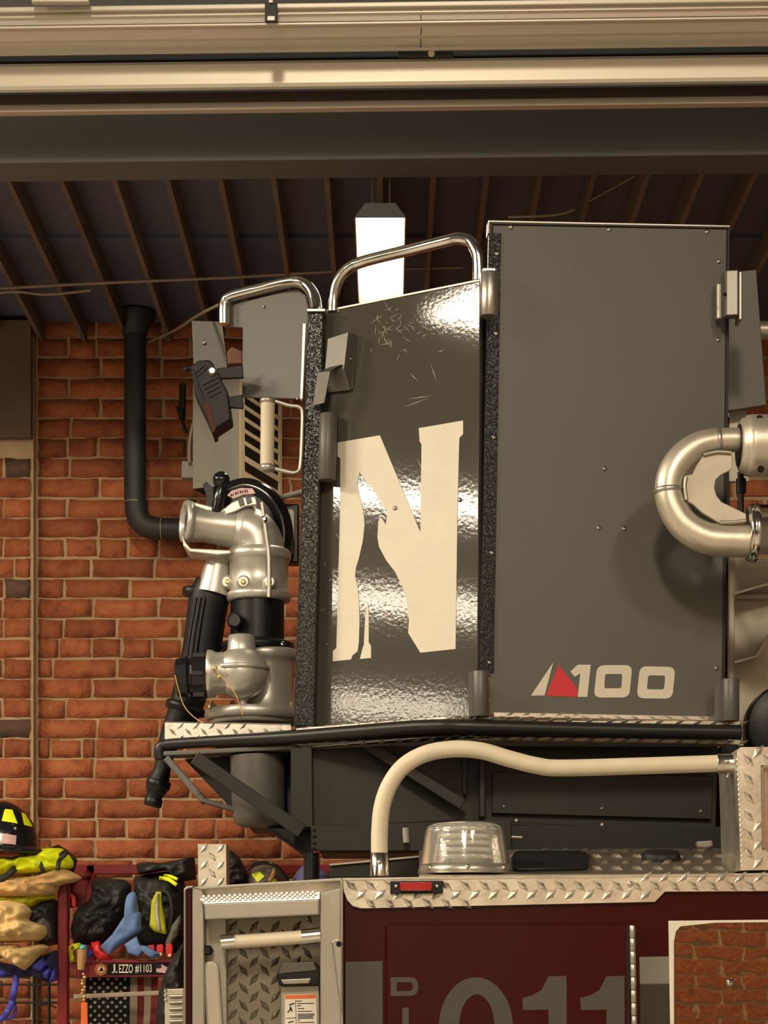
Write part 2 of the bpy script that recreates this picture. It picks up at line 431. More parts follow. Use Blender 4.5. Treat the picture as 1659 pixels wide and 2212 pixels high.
for k in range(-13, 24):
    yc = 1207 + 43.3 * k + 20
    js = [80] + [j for j in joints(k) if j > 92]
    right = js[-1] + (66 if k % 5 == 4 else 137)
    js.append(right)
    for a, b in zip(js[:-1], js[1:]):
        if a < 720: place_brick(a, b, yc, WD, False, rb)
        else: rest_brick(a, b, yc, WD)
    x = right
    while x < 2300:
        rest_brick(x, x + 137, yc, WD); x += 137
    # pier courses on the left
    if k >= -5:
        pj = [68, 68 - (60 if k % 2 else 130)]
        if k in (0, 2, 5, 7): pj = [68, 30 if k == 0 else 6 if k == 5 else 5, -62]
        while pj[-1] > -20: pj.append(pj[-1] - 66)
        for b, a in zip(pj[:-1], pj[1:]):
            dark = (k == 1 and b == 68)
            place_brick(a, b, yc, PIER_D, dark or (k in (8, -5) and b == 68), rb)
        x = pj[-1]
        while x > -700: rest_brick(x - 137, x, yc, PIER_D); x -= 137
for k in range(24, 44):
    x = -700 + (68 if k % 2 else 0)
    while x < 2300:
        rest_brick(x, x + 137, 1207 + 43.3 * k + 20, PIER_D if x < -70 else WD) if not (-70 <= x < 80) else None
        x += 137
rest.build('brick_field', M['brick'], wall, kind='stuff')
MB().pbox(-900, 690, 67, 944, 7.40, 0.06).build('bearing_plate', mat('rusty_steel_plate', (0.13, 0.085, 0.055), 0.7, 0, 0.2, 6, 0.1, 30), pier, bevel=0.004)

# -------- brick wall behind the viewer (seen in the polished sheet)
slab('wall_front_absorber', (LX0, -4.8, 0), (-6.0, -4.6, EYE + 5.0), M['absorber'])  # dark section added out of view to cut reflections in the letter panel
wf = slab('wall_front', (-6.0, -4.8, 0), (LX1, -4.6, EYE + 5.0), M['plaster'])
MB().box((0.9, -4.6, 0.5), (4.6, -4.595, 2.75)).build('mortar_bed', M['mortar'], wf)
fb = MB()
for r in range(5, 27):
    z = 0.03 + r * 0.098
    x = 0.92 + (0.16 if r % 2 else 0)
    while x < 4.3:
        fb.add([(x, -4.588, z), (x + .292, -4.588, z), (x + .292, -4.588, z + .078), (x, -4.588, z + .078),
                (x - .002, -4.6, z - .002), (x + .294, -4.6, z - .002), (x + .294, -4.6, z + .08), (x - .002, -4.6, z + .08)],
               [[3, 2, 1, 0], [0, 1, 5, 4], [1, 2, 6, 5], [2, 3, 7, 6], [3, 0, 4, 7]])
        x += 0.315
fb.build('brick_field', M['brick'], wf, kind='stuff')

# -------- low ribbed roof beyond the door beam
ceil = slab('ceiling', (LX0, 5.87, CEIL + 0.07), (LX1, WD + 0.01, CEIL + 0.14), M['deck'])
rib0 = None
for i in range(-15, 16):
    X = -0.019 + 0.1524 * i
    if rib0 is None:
        b = MB(); w = 0.0075
        b.prism([(X - w, 5.88, CEIL), (X + w, 5.88, CEIL), (X + w * 1.5, 5.88, CEIL + .072), (X - w * 1.5, 5.88, CEIL + .072)], (0, WD - 5.88, 0))
        rib0 = b.build('rib', M['rib'], ceil)
        rib0z = WL['rib'].copy()
    else:
        c = copy_obj(rib0, (X, rib0z.y, rib0z.z), ceil)
for y_ in (6.05, 6.6):
    MB().box((LX0 * .3, y_, CEIL + .058), (3, y_ + .02, CEIL + .071)).build('deck_seam', M['deck'], ceil)

# -------- beam and raised overhead door
YAW = 0.029
def yv(p): return Vector((p.x, p.y - p.x * YAW, p.z))
def xbar(mb, d0, z0, d1, z1, x0=-4.5, x1=4.5):
    """beam section from front-top (d0,z0) to back-bottom (d1,z1), running across the bay"""
    pts = [yv(Vector(q)) for q in ((x0, d0, z0), (x1, d0, z0), (x1, d0, z1), (x0, d0, z1))]
    return mb.prism(pts, (0, d1 - d0, 0))
def zy(y, d): return EYE + (VY - y) * d / F
beam = xbar(MB(), 5.78, EYE + 5.0, 5.92, zy(343, 5.78)).build('trim_beam', M['lintel'], kind='structure', bevel=0.004)
door = thing('door_overhead', (0, 5.5, zy(240, 5.58)), kind='structure')
YR = 225   # offset of the left end lines handled by the yaw
def dpart(name, d, y0, y1, t, m, x0=-4.5, x1=4.5, bevel=0.003):
    return xbar(MB(), d, zy(y0, d), d + t, zy(y1, d), x0, x1).build(name, m, door, bevel=bevel)
dpart('bottom_rail', 5.50, 124, 186, 0.076, M['doorframe'], bevel=0.012)
dpart('bottom_seal', 5.578, 209, 232, 0.03, M['doorframe'])
dpart('rail_shade_band', 5.512, 180, 196, 0.064, M['rubber'])  # dark band standing in for the shaded underside of the bottom rail
dpart('rail_shade_back', 5.577, 190, 210, 0.03, M['rubber'])  # the same underside shade, continued as a dark strip behind
dpart('hinge_groove', 5.52, 60, 124, 0.03, M['rubber'])
b = MB()
for x0, x1 in ((-4.5, 0.088), (0.0905, 4.5)):
    xbar(b, 5.345, zy(104, 5.478), 5.478, zy(104, 5.478) - 0.004, x0, x1)
b.build('lower_panel', M['doorpanel'], door)
dpart('panel_rib', 5.40, 76, 79, 0.014, M['doorframe'], bevel=0.001)
dpart('panel_lip', 5.474, 104, 109, 0.006, M['doorframe'], bevel=0.001)
dpart('middle_rail', 5.325, 45, 51, 0.02, M['doorframe'], bevel=0.002)
b = MB()
for x0, x1 in ((-4.5, 0.0865), (0.089, 4.5)):
    pts = [yv(Vector((x0, 5.31, zy(16, 5.31)))), yv(Vector((x1, 5.31, zy(16, 5.31)))), yv(Vector((x1, 5.32, zy(43, 5.32)))), yv(Vector((x0, 5.32, zy(43, 5.32))))]
    b.prism(pts, (0, 0.004, 0))
b.build('upper_panel', M['doorpanel'], door)
dpart('panel_rib', 5.305, 24, 28, 0.01, M['doorframe'], bevel=0.001)
dpart('top_rail', 5.295, 3, 15, 0.03, M['doorframe'], bevel=0.003)
b = MB(); b.pbox(572, 4, 599, 46, 5.28, 0.012)
b.build('roller_bracket', M['duct'], door, bevel=0.002)
b = MB(); b.pbox(577, 34, 594, 44, 5.274, 0.006).pbox(580, -6, 590, 6, 5.274, 0.01)
b.build('bracket_clip', M['steel'], door, bevel=0.001)
b = MB(); b.pbox(860, 111, 980, 122, 5.485, 0.012); b.build('hinge', M['duct'], door, bevel=0.002)
b = MB(); b.lathe(P(932, 116, 5.483), (0, -1, 0), [(0, .009), (.006, .009), (.008, .006)], 12); b.build('hinge_bolt', M['cream'], door)
b = MB(); b.pbox(68, -14, 192, 4, 5.27, 0.02); b.build('header_bracket', M['doorframe'], door, bevel=0.003)

# -------- strip lamp under the ribs
LZ = EYE + 2.15
lx0, lx1, ly0, ly1 = -0.088, 0.052, 5.935, 6.69
lamp = thing('strip_light', ((lx0 + lx1) / 2, 6.3, LZ), 'lit two-tube fluorescent strip light hanging under the dark ribbed ceiling', 'light')
b = MB()
b.prism([(lx0, ly0, LZ), (lx0 + .03, ly0, LZ + .034), (lx1 - .03, ly0, LZ + .034), (lx1, ly0, LZ), (lx1 + .003, ly0, LZ), (lx1 - .027, ly0, LZ + .039), (lx0 + .027, ly0, LZ + .039), (lx0 - .003, ly0, LZ)], (0, ly1 - ly0, 0))
b.box((lx0, ly1, LZ), (lx1, ly1 + .004, LZ + .039))
b.build('reflector', M['reflector'], lamp)
MB().prism([(lx0 - .003, ly0 - .004, LZ - .001), (lx1 + .003, ly0 - .004, LZ - .001), (lx1 - .027, ly0 - .004, LZ + .04), (lx0 + .027, ly0 - .004, LZ + .04)], (0, .004, 0)).build('end_plate', M['black'], lamp)  # coloured black to stand in for the plate's unlit face
for X in (lx0 + .047, lx1 - .043):
    MB().tube([(X, ly0 + .012, LZ + .016), (X, ly1 - .03, LZ + .016)], 0.0165, 14).build('tube', M['tube'], lamp)
    MB().tube([(X, ly0 + .08, LZ + .039), (X, ly0 + .08, CEIL + .07)], 0.003, 6).build('hanger_rod', M['conduit'], lamp)
area_light('strip_lamp', ((lx0 + lx1) / 2, (ly0 + ly1) / 2, LZ - 0.004), lx1 - lx0 - .03, ly1 - ly0 - .05, 2.5)

# -------- pipes and wires of the building
dp = thing('drain_pipe', P(292, 1180, 7.36), 'black iron drain pipe with elbow on the brick wall below the ceiling', 'pipe')
d_ = 7.36
MB().tube([P(292, 690, d_), P(292, 1085, d_)], S(24, d_), 24).build('riser', M['duct'], dp)
path = [(294, 1084), (295, 1105), (302, 1124), (316, 1136), (335, 1141), (348, 1142)]
MB().tube([P(x, y, d_) for x, y in spline(path, 4)], S(24.5, d_), 24).build('elbow', M['duct'], dp)
MB().tube([P(347, 1142, d_), P(560, 1142, d_)], S(23, d_), 24).build('branch', M['duct'], dp)
MB().lathe(P(292, 1086, d_), (0, 0, 1), [(0, S(25.2, d_)), (.003, S(25.2, d_))], 24).build('joint_bead', M['conduit'], dp)
MB().lathe(P(348, 1142, d_), (1, 0, 0), [(0, S(25.2, d_)), (.003, S(25.2, d_))], 24).build('joint_bead', M['conduit'], dp)
MB().lathe(P(292, 725, d_), (0, 0, 1), [(0, S(26, d_)), (.03, S(30, d_)), (.06, S(42, d_)), (.08, S(44, d_))], 24).build('ceiling_collar', M['duct'], dp)
MB().tube([P(x, y, 6.78) for x, y in spline([(-60, 626), (200, 612), (480, 600), (760, 584), (1000, 577)], 5)], 0.0055, 8).build('ceiling_conduit', M['conduit'], label='long pale conduit running level under the dark ceiling ribs', cat='conduit')
MB().tube([P(x, y, 6.75) for x, y in spline([(-60, 640), (30, 630), (100, 636), (196, 627)], 6)], 0.0045, 8).build('ceiling_conduit', M['conduit'], label='short sagging pale conduit just below the long one at the left', cat='conduit')
MB().tube([P(*q) for q in spline([(322, 738, 7.34), (380, 712, 6.8), (430, 680, 6.2), (476, 657, 5.68)], 6)], 0.0046, 8).build('hanging_cable', M['conduit'], label='tan cable hanging down to the left chrome rail of the platform', cat='cable')
MB().tube([P(x, y, 6.05) for x, y in spline([(1098, 469), (1170, 467), (1215, 462), (1240, 452)], 5)], 0.0035, 8).build('ceiling_cable', M['conduit'], label='short tan cable between ceiling ribs above the big dark panel', cat='cable')
MB().tube([P(1274, 434, 6.1), P(1372, 380, 5.98)], 0.0025, 6).build('ceiling_wire', M['conduit'], label='thin straight wire slanting across the ribs at upper right', cat='wire')

# -------- electrical box on the brick wall
eb = thing('electrical_box', P(480, 1045, 7.2), 'grey electrical box with cream louvred side mounted on the brick wall', 'electrical box')
fl, fr_, bk = (418, 7.08), (517, 7.0), (607, 7.36)
def ebp(u, y):   # right-hand side plane, u in 0..1 from front to back (level lines)
    a = P(fr_[0], 0, fr_[1]); c = P(bk[0], 0, bk[1])
    q = a.lerp(c, u); return Vector((q.x, q.y, EYE + (VY - y) * 7.0 / F))
b = MB()
top, bot = 815, 1045
A = [Vector((P(fl[0], 0, fl[1]).x, fl[1], zy(y, 7.0))) for y in (top, bot)]
Bq = [ebp(0, y) for y in (top, bot)]
Cq = [ebp(1, y) for y in (top, bot)]
Dq = [A[i] + (Cq[i] - Bq[i]) for i in (0, 1)]
for q in (Cq, Dq): 
    for v in q: v.y = min(v.y, WD)
b.add([A[0], Bq[0], Cq[0], Dq[0], A[1], Bq[1], Cq[1], Dq[1]], [[4, 5, 1, 0], [5, 6, 2, 1], [7, 4, 0, 3], [0, 1, 2, 3], [7, 6, 5, 4], [6, 7, 3, 2]])
b.build('case', M['rubber'], eb)
MB().prism([A[0] + Vector((-.002, 0, 0)), Bq[0], Bq[1], A[1] + Vector((-.002, 0, 0))], (0, -.006, 0)).build('cover', M['box_grey'], eb, bevel=0.002)
b = MB()
sn = (Cq[0] - Bq[0]).cross(Vector((0, 0, 1))).normalized() * .004
def strip(u0, u1, y0, y1): b.prism([ebp(u0, y0), ebp(u1, y0), ebp(u1, y1), ebp(u0, y1)], sn)
strip(0, .1, top, bot); strip(.93, 1, top, bot); strip(.1, .93, 1012, bot)
b.build('side_frame', M['cream'], eb)
for y in (842, 868, 894, 920, 946, 978):
    b = MB(); strip(.1, .93, y, y + 9 if y < 970 else y + 13); b.build('louvre', M['cream'], eb)
MB().ball(P(426, 1038, 6.99), .004).build('screw', M['steel'], eb)
MB().tube([P(x, y, 7.2) for x, y in spline([(452, 860), (425, 895), (412, 940), (409, 985), (411, 1000)], 8)], 0.0065, 12).build('flexible_conduit', M['conduit'], eb)
MB().pbox(392, 995, 424, 1032, 7.22, 0.05).build('conduit_fitting', M['box_grey'], eb, bevel=.003)
MB().tube([P(x, y, 7.3) for x, y in spline([(382, 878), (392, 905), (402, 935)], 5)], 0.006, 8).tube([P(395, 830, 7.3), P(393, 905, 7.3)], .012, 10).build('wiring', M['rubber'], eb)
# ================================================================ aerial platform (bucket)
NP = VPlane(680, 5.55, 1037, 5.30)
AP = VPlane(1055, 5.29, 1575, 5.35)
plat = thing('aerial_platform', P(1000, 1830, 5.7), 'charcoal fire-truck aerial platform with large white letter panel and chrome rails', 'aerial platform')
def plane_plate(name, pl, pts, off, t, m, parent, bevel=0.0, label=None):
    b = MB().prism([pl.p(x, y, off) for x, y in pts], -pl.n * t)
    return b.build(name, m, parent, bevel=bevel, label=label)
# --- big plain panel
front = plane_plate('front_panel', AP, [(1064, 485), (1571, 494), (1560, 1555), (1060, 1545)], 0, 0.02, M['paint'], plat, 0.003)
b = MB()
for q in ([(1054, 478), (1576, 489), (1571, 495), (1064, 486)], [(1571, 489), (1576, 489), (1566, 1470), (1560, 1470)], [(1054, 478), (1064, 478), (1063, 508), (1053, 508)]):
    b.prism([AP.p(x, y, .004) for x, y in q], -AP.n * .03)
b.build('panel_flange', M['paint_dark'], plat, bevel=.0015)
b = MB().prism([AP.p(x, y, .0045) for x, y in [(1054, 477.5), (1576, 488.5), (1576, 491), (1056, 480.5), (1056, 505), (1054, 505)]], -AP.n * .002)
b.build('panel_edge', M['steel'], plat)
rv = None
for x, y in [(1103, 491), (1315, 496), (1526, 501), (1552, 565), (1551, 734), (1073, 550), (1071, 722), (1066, 946), (1062, 1195), (1057, 1432), (1548, 1443), (1306, 1012), (1293, 1140), (1348, 1142)]:
    if rv is None:
        b = MB(); b.lathe(AP.p(x, y, 0.0), AP.n, [(0, .006), (.003, .0058), (.005, .004), (.006, .001)], 12)
        rv = b.build('rivet', M['chrome'], plat); ro = WL[rv.name] - AP.p(x, y, 0)
    else: copy_obj(rv, AP.p(x, y, 0.006 if x < 1080 else 0) + ro, plat)
# --- printed A100 emblem
def decal(pl, polys, m, parent, name, label=None, off=0.0012):
    b = MB()
    for q in polys: b.prism([pl.p(x, y, off) for x, y in q], -pl.n * .001)
    return b.build(name, m, parent, label=label)
decal(AP, [[(1147, 1502.5), (1195, 1431), (1176, 1502.5)]], M['white_decal'], front, 'emblem_sliver')
decal(AP, [[(1179, 1503), (1207, 1437), (1247, 1487), (1247, 1505.6)]], M['red_decal'], front, 'emblem_triangle', 'red triangle of the emblem')
decal(AP, [[(1232, 1450.5), (1248, 1436), (1276, 1436), (1268.5, 1505.6), (1248, 1505.6), (1253.5, 1455), (1241.5, 1462)]], M['white_decal'], front, 'emblem_digit')
def rounded(q, r, n=5):
    out = []; m = len(q)
    for i in range(m):
        p = Vector(q[i]); a = (Vector(q[i - 1]) - p).normalized() * r; c = (Vector(q[(i + 1) % m]) - p).normalized() * r
        for k in range(n + 1):
            t = k / n; out.append(p + a * (1 - t) ** 2 + c * t ** 2)
    return [(v.x, v.y) for v in out]
def ring(pl, outer, inner, ro_, ri_, off=.0012):
    o = rounded(outer, ro_); i_ = rounded(inner, ri_); n = len(o); b = MB()
    vo = [pl.p(x, y, off) for x, y in o]; vi = [pl.p(x, y, off) for x, y in i_]
    b.add(vo + vi, [[k, (k + 1) % n, n + (k + 1) % n, n + k] for k in range(n)])
    return b
ring(AP, [(1290, 1437), (1366, 1437), (1359, 1507), (1282, 1507)], [(1307, 1456), (1344, 1456), (1342, 1487), (1305, 1487)], 16, 5).build('emblem_digit', M['white_decal'], front)
ring(AP, [(1382, 1439), (1459, 1441), (1452, 1509.5), (1375, 1508.5)], [(1400, 1459), (1437, 1459.5), (1434, 1489.5), (1397, 1489)], 16, 5).build('emblem_digit', M['white_decal'], front)
# --- crinkle-coated edge strip, hinge sleeves and sockets
plane_plate('grip_strip', AP, [(1055, 505), (1082, 505), (1066, 1452), (1036, 1452)], .006, .012, M['grip'], plat, .001)
def vcyl(name, x0, x1, y0, y1, d, m, parent, n=24, tilt=0, extra=None):
    c = (x0 + x1) / 2; r = S((x1 - x0) / 2, d)
    a = P(c, y1, d); t = P(c + tilt, y0, d); h = (t - a).length
    prof = [(0, r * .95), (.002, r), (h - .002, r), (h, r * .95), (h, r * .6), (h - .01, r * .58)]
    b = MB().lathe(a, t - a, prof, n)
    return b.build(name, m, parent)
vcyl('hinge_sleeve', 1036, 1077, 590, 684, 5.23, M['steel'], plat, tilt=2)
MB().pbox(1042, 577, 1072, 592, 5.24, .03).build('hinge_pin_cap', M['chrome'], plat, bevel=.003)
vcyl('post_socket', 1020, 1056, 1450, 1548, 5.22, M['paint'], plat)
vcyl('post_socket', 1560, 1597, 1467, 1558, 5.27, M['paint'], plat)
MB().prism([P(x, y, 5.29) for x, y in [(1545, 1486), (1552, 1476), (1562, 1476), (1562, 1558), (1543, 1558)]], (0, .012, 0)).build('socket_gusset', M['paint'], plat, bevel=.002)
MB().prism([P(x, y, 5.24) for x, y in [(1012, 1452), (1022, 1448), (1024, 1548), (1014, 1548)]], (0, .03, 0)).build('socket_gusset', M['paint'], plat, bevel=.002)
# right-hand latch
lt = MB().pbox(1548, 612, 1560, 688, 5.31, .02); lt.pbox(1596, 586, 1603, 690, 5.27, .06)
lt.build('latch_plate', M['steel'], plat, bevel=.002)
b = MB(); b.prism([P(x, 592, 5.30) + Vector((0, -dy, 0)) for x, dy in [(1556, 0), (1564, .03), (1590, .035), (1598, 0)]], P(1580, 690, 5.3) - P(1580, 592, 5.3))
latch = b.build('latch_body', M['dull_steel'], plat, bevel=.003)
MB().lathe(P(1566, 636, 5.262), (0, -1, 0), [(0, .005), (.001, .005)], 10).build('latch_hole', M['ink'], latch)
MB().prism([P(1570, 588, 5.6), P(1634, 582, 5.6), P(1656, 875, 5.6), P(1570, 888, 5.6)], (0, .02, 0)).build('wing_panel', M['paint'], plat, bevel=.002)
MB().tube([P(1560, 714, 5.9), P(1760, 714, 5.9)], S(20, 5.9), 18).build('wing_tube', M['frame'], plat)

# --- gloss panel with the big letter
gl = plane_plate('letter_panel', NP, [(699, 674), (1037, 606), (1031, 1552), (680, 1570)], 0, .018, M['gloss'], plat, .002)
plane_plate('panel_lip', NP, [(697, 671), (1038, 603), (1038, 608), (697, 676)], .003, .02, M['steel'], plat, .001)
plane_plate('seam_strip', VPlane(1030, 5.33, 1044, 5.32), [(1037, 684), (1047, 684), (1042, 1452), (1030, 1452)], 0, .01, M['black'], plat)
NOUT = [(729.5, 956), (821, 940.5), (908.5, 1150), (911, 960), (907, 954), (905, 925), (1000.7, 908.5), (1000.7, 938), (992.6, 946.5), (988.5, 1100), (984.5, 1402), (908.5, 1410),
        (882, 1367), (884, 1339), (878.7, 1298), (869, 1265.5), (854, 1235.6), (835, 1211), (819, 1181), (815.8, 1160), (817.6, 1127), (821, 1118), (827, 1122), (834, 1134.7), (836, 1116), (835, 1100),
        (816, 1074), (805.5, 1055), (792, 1044), (778, 1018), (771.5, 1044), (775.6, 1066), (784, 1100), (786.5, 1113.6), (788, 1135), (783.7, 1170.5), (775.6, 1206), (769, 1227.5), (767.5, 1246.5),
        (773, 1268), (775.6, 1295), (777, 1344), (775.6, 1387.5), (773, 1406.5), (762, 1416), (758.5, 1424.7), (719.5, 1428.7), (719.5, 1406.5), (727, 1399.7), (729, 1328), (735, 1100), (735.7, 990), (729.5, 986)]
decal(NP, [NOUT], M['white_decal'], gl, 'letter', 'big cream letter N')
decal(NP, [[(794.6, 1299), (796.8, 1311.5), (796.8, 1387.5), (802, 1395.6), (802, 1421.4), (777.8, 1423.6), (783.7, 1401), (786.5, 1393), (789.7, 1328)]], M['white_decal'], gl, 'letter_foot')
rs = random.Random(5)
b = MB()
def scratch(x, y, a, L, w=1.1):
    dx, dy = math.cos(R(a)), math.sin(R(a)); pts = [(x, y), (x + dx * L * .5 - dy * w, y + dy * L * .5 + dx * w), (x + dx * L, y + dy * L), (x + dx * L * .5 + dy * w * .2, y + dy * L * .5 - dx * w * .2)]
    b.prism([NP.p(px, py, .0006) for px, py in pts], -NP.n * .0004)
for _ in range(46):
    scratch(rs.gauss(845, 26), rs.gauss(705, 22), rs.choice((-40, 40, 60, -15, 100)) + rs.uniform(-20, 20), rs.uniform(6, 26), .8)
for x, y, a, L in [(885, 805, 45, 26), (930, 785, 70, 42), (870, 880, -20, 60), (880, 862, -8, 55), (945, 760, -15, 16), (800, 752, 60, 10), (820, 745, -10, 25), (705, 1255, -20, 22), (712, 1300, 50, 14),
                   (700, 1215, 60, 10), (725, 1150, 60, 16), (718, 1118, 30, 9), (812, 1330, -50, 14), (835, 1375, -30, 10), (815, 1228, 55, 8), (845, 1470, -20, 14), (893, 1500, 80, 8), (900, 990, 60, 26), (780, 962, 40, 10),
                   (976, 1028, 10, 10), (692, 1320, -30, 12), (703, 1390, 20, 8), (845, 1340, -45, 10), (1005, 1155, 70, 12)]:
    scratch(x, y, a, L)
b.build('scratches', M['scratch'], gl, kind='stuff')
for x, y in [(854, 1098), (993, 1080)]:
    MB().lathe(NP.p(x, y, 0), NP.n, [(0, .006), (.004, .0055), (.006, .002)], 12).build('panel_bolt', M['steel'], gl)
# dark sleeve on the letter panel and stainless hooded bracket
b = MB(); b.lathe(P(706, 1038, 5.49), P(710, 895, 5.49) - P(706, 1038, 5.49), [(0, .022), (.003, .024), (.172, .024), (.175, .022)], 20)
b.build('sleeve', M['paint'], plat)
hb = MB()
def np3(x, y, off): return P(x, y, NP.d(x) - off)
# wedge box: back on panel, side face, top face
hb.add([np3(708, 732, .05), np3(752, 718, .05), np3(743, 796, .05), np3(702, 803, .05), np3(769, 723, .004), np3(763, 838, .004), np3(757, 842, .012), np3(708, 848, .012), np3(712, 735, .0), np3(712, 846, .0)],
       [[0, 1, 2, 3], [1, 4, 5, 6, 2], [3, 2, 6, 7], [0, 3, 7, 9, 8], [0, 8, 4, 1], [7, 6, 5, 9]])
brk = hb.build('hood_bracket', M['dull_steel'], plat)
MB().prism([np3(688, 804, .085), np3(712, 802, .085), np3(738, 787, .055), np3(712, 793, .055)], -NP.n * .003).prism([np3(686, 805, .085), np3(713, 802, .085), np3(700, 870, .075), np3(676, 876, .075)], -NP.n * .004).build('bent_tab', M['dull_steel'], brk)
MB().ball(np3(758, 775, .03), .003).build('screw', M['chrome'], brk)

# --- crinkle-coated corner post
b = MB().prism([P(665, 672, 5.5), P(701, 672, 5.5), P(680, 1570, 5.5), P(634, 1570, 5.5)], (0, .045, 0))
b.build('corner_post', M['grip'], plat, bevel=.006)
MB().pbox(663, 666, 703, 673, 5.49, .05).build('post_cap', M['steel'], plat, bevel=.002)
# --- chrome rails
def rail(pts, r, name='chrome_rail'):
    return MB().tube([P(*q) for q in spline(pts, 8)], r, 20).build(name, M['chrome'], plat)
rail([(720, 674, 5.52), (722, 640, 5.52), (731, 605, 5.51), (752, 580, 5.5), (785, 565, 5.48), (880, 541, 5.40), (960, 521, 5.345), (990, 515, 5.33), (1015, 522, 5.32), (1030, 545, 5.31), (1034, 575, 5.31), (1034, 606, 5.31)], S(12.5, 5.4))
rail([(484, 700, 5.66), (484, 668, 5.66), (487, 650, 5.66), (502, 639, 5.65), (560, 624, 5.62), (610, 612, 5.58), (640, 608, 5.55), (662, 617, 5.54), (678, 640, 5.53), (683, 668, 5.52)], S(12.5, 5.6))
# --- left end panel with notch
EP = VPlane(480, 5.68, 668, 5.56)
plane_plate('end_panel', EP, [(482, 662), (640, 624), (660, 640), (667, 672), (655, 862), (523, 858), (524, 708), (482, 705)], 0, .01, M['paint'], plat, .0015)
plane_plate('end_panel_edge', EP, [(656, 700), (662, 700), (655, 862), (650, 862)], .004, .012, M['steel'], plat)
MB().prism([P(414, 692, 5.95), P(478, 694, 5.95), P(492, 800, 5.95), P(418, 795, 5.95)], (0, .008, 0)).build('back_plate', M['paint'], plat, bevel=.002)
for x, y in [(570, 663), (643, 862), (653, 864)]:
    MB().ball(EP.p(x, y, .002), .004).build('bolt', M['chrome'], plat)
MB().ball(P(441, 740, 5.945), .006).build('bolt', M['chrome'], plat)
# tan strap seen through the notch
MB().prism([P(x, y, 5.75) for x, y in [(490, 760), (500, 748), (522, 758), (524, 785), (492, 786)]], (0, .01, 0)).build('leather_tab', mat('brown_leather', (0.16, 0.06, 0.03), .6), plat, bevel=.003)
# --- flood light
fl_ = thing('flood_light', P(455, 935, 5.6)); fl_.parent = plat; fl_.location = P(455, 935, 5.6) - WL[plat.name]
fd = 5.56
b = MB().prism([P(x, y, fd) for x, y in [(412, 790), (428, 778), (452, 776), (462, 786), (492, 846), (500, 905), (462, 930), (455, 925), (420, 850)]], (0, .09, 0))
b.build('housing', M['rubber'], fl_, bevel=.006, seg=3)
b = MB()
for k in range(4):
    b.prism([P(436 + 5 * k, 828 + 9 * k, fd - .004), P(470 + 2 * k, 812 + 10 * k, fd - .004), P(471 + 2 * k, 815 + 10 * k, fd - .004), P(437 + 5 * k, 832 + 9 * k, fd - .004)], (0, .006, 0))
for k in range(2):
    b.prism([P(418 + 6 * k, 803 + 6 * k, fd - .004), P(440 + 6 * k, 786 + 4 * k, fd - .004), P(443 + 6 * k, 788 + 4 * k, fd - .004), P(421 + 6 * k, 807 + 6 * k, fd - .004)], (0, .006, 0))
b.build('cooling_fin', M['rubber'], fl_)
MB().prism([P(x, y, fd - .004) for x, y in [(412, 800), (418, 796), (466, 932), (458, 936), (436, 862)]], (0, .1, 0)).build('bezel', M['rubber'], fl_, bevel=.002)
MB().prism([P(x, y, fd - .006) for x, y in [(438, 866), (452, 872), (466, 926), (460, 936)]], (0, .1, 0)).build('lens', M['amber_glass'], fl_)
MB().lathe(P(459, 803, fd), (0, -1, 0), [(0, S(10, fd)), (.004, S(10, fd)), (.006, S(6, fd)), (.012, S(6, fd))], 16).build('pivot_bolt', M['steel'], fl_)
MB().prism([P(x, y, fd + .02) for x, y in [(466, 796), (524, 788), (526, 816), (470, 818)]], (0, .012, 0)).build('bracket', M['rubber'], fl_, bevel=.002)
MB().prism([P(x, y, fd + .02) for x, y in [(486, 858), (524, 852), (526, 882), (490, 880)]], (0, .012, 0)).build('bracket', M['rubber'], fl_, bevel=.002)
MB().tube([P(400, 798, fd + .03), P(440, 790, fd + .03)], .006, 10).ball(P(402, 798, fd + .03), .008).build('stud', M['rubber'], fl_)
# --- ribbed grab handle
hd = thing('grab_handle', P(600, 1020, 5.5)); hd.parent = plat; hd.location = P(600, 1020, 5.5) - WL[plat.name]
MB().lathe(P(577, 1004, 5.5), P(578.5, 872, 5.5) - P(577, 1004, 5.5), [(0, S(15, 5.5)), (S(132, 5.5), S(15.5, 5.5))], 40, rib=.1).build('grip', M['ivory'], hd)
MB().tube([P(*q) for q in spline([(577, 866, 5.5), (595, 867, 5.5), (625, 876, 5.5), (645, 879, 5.5), (653, 892, 5.5), (652, 950, 5.5), (649, 1005, 5.5), (643, 1018, 5.5), (630, 1021, 5.5), (600, 1014, 5.5), (577, 1008, 5.5)], 6)], S(4.5, 5.5), 12).build('loop', M['frame'], hd)
for y0, y1 in ((860, 873), (1003, 1018)):
    MB().lathe(P(578, y1, 5.5), (0, 0, 1), [(0, S(13, 5.5)), (.003, S(17, 5.5)), (S(y1 - y0, 5.5) - .003, S(17, 5.5)), (S(y1 - y0, 5.5), S(13, 5.5))], 20).build('end_collar', M['frame'], hd)

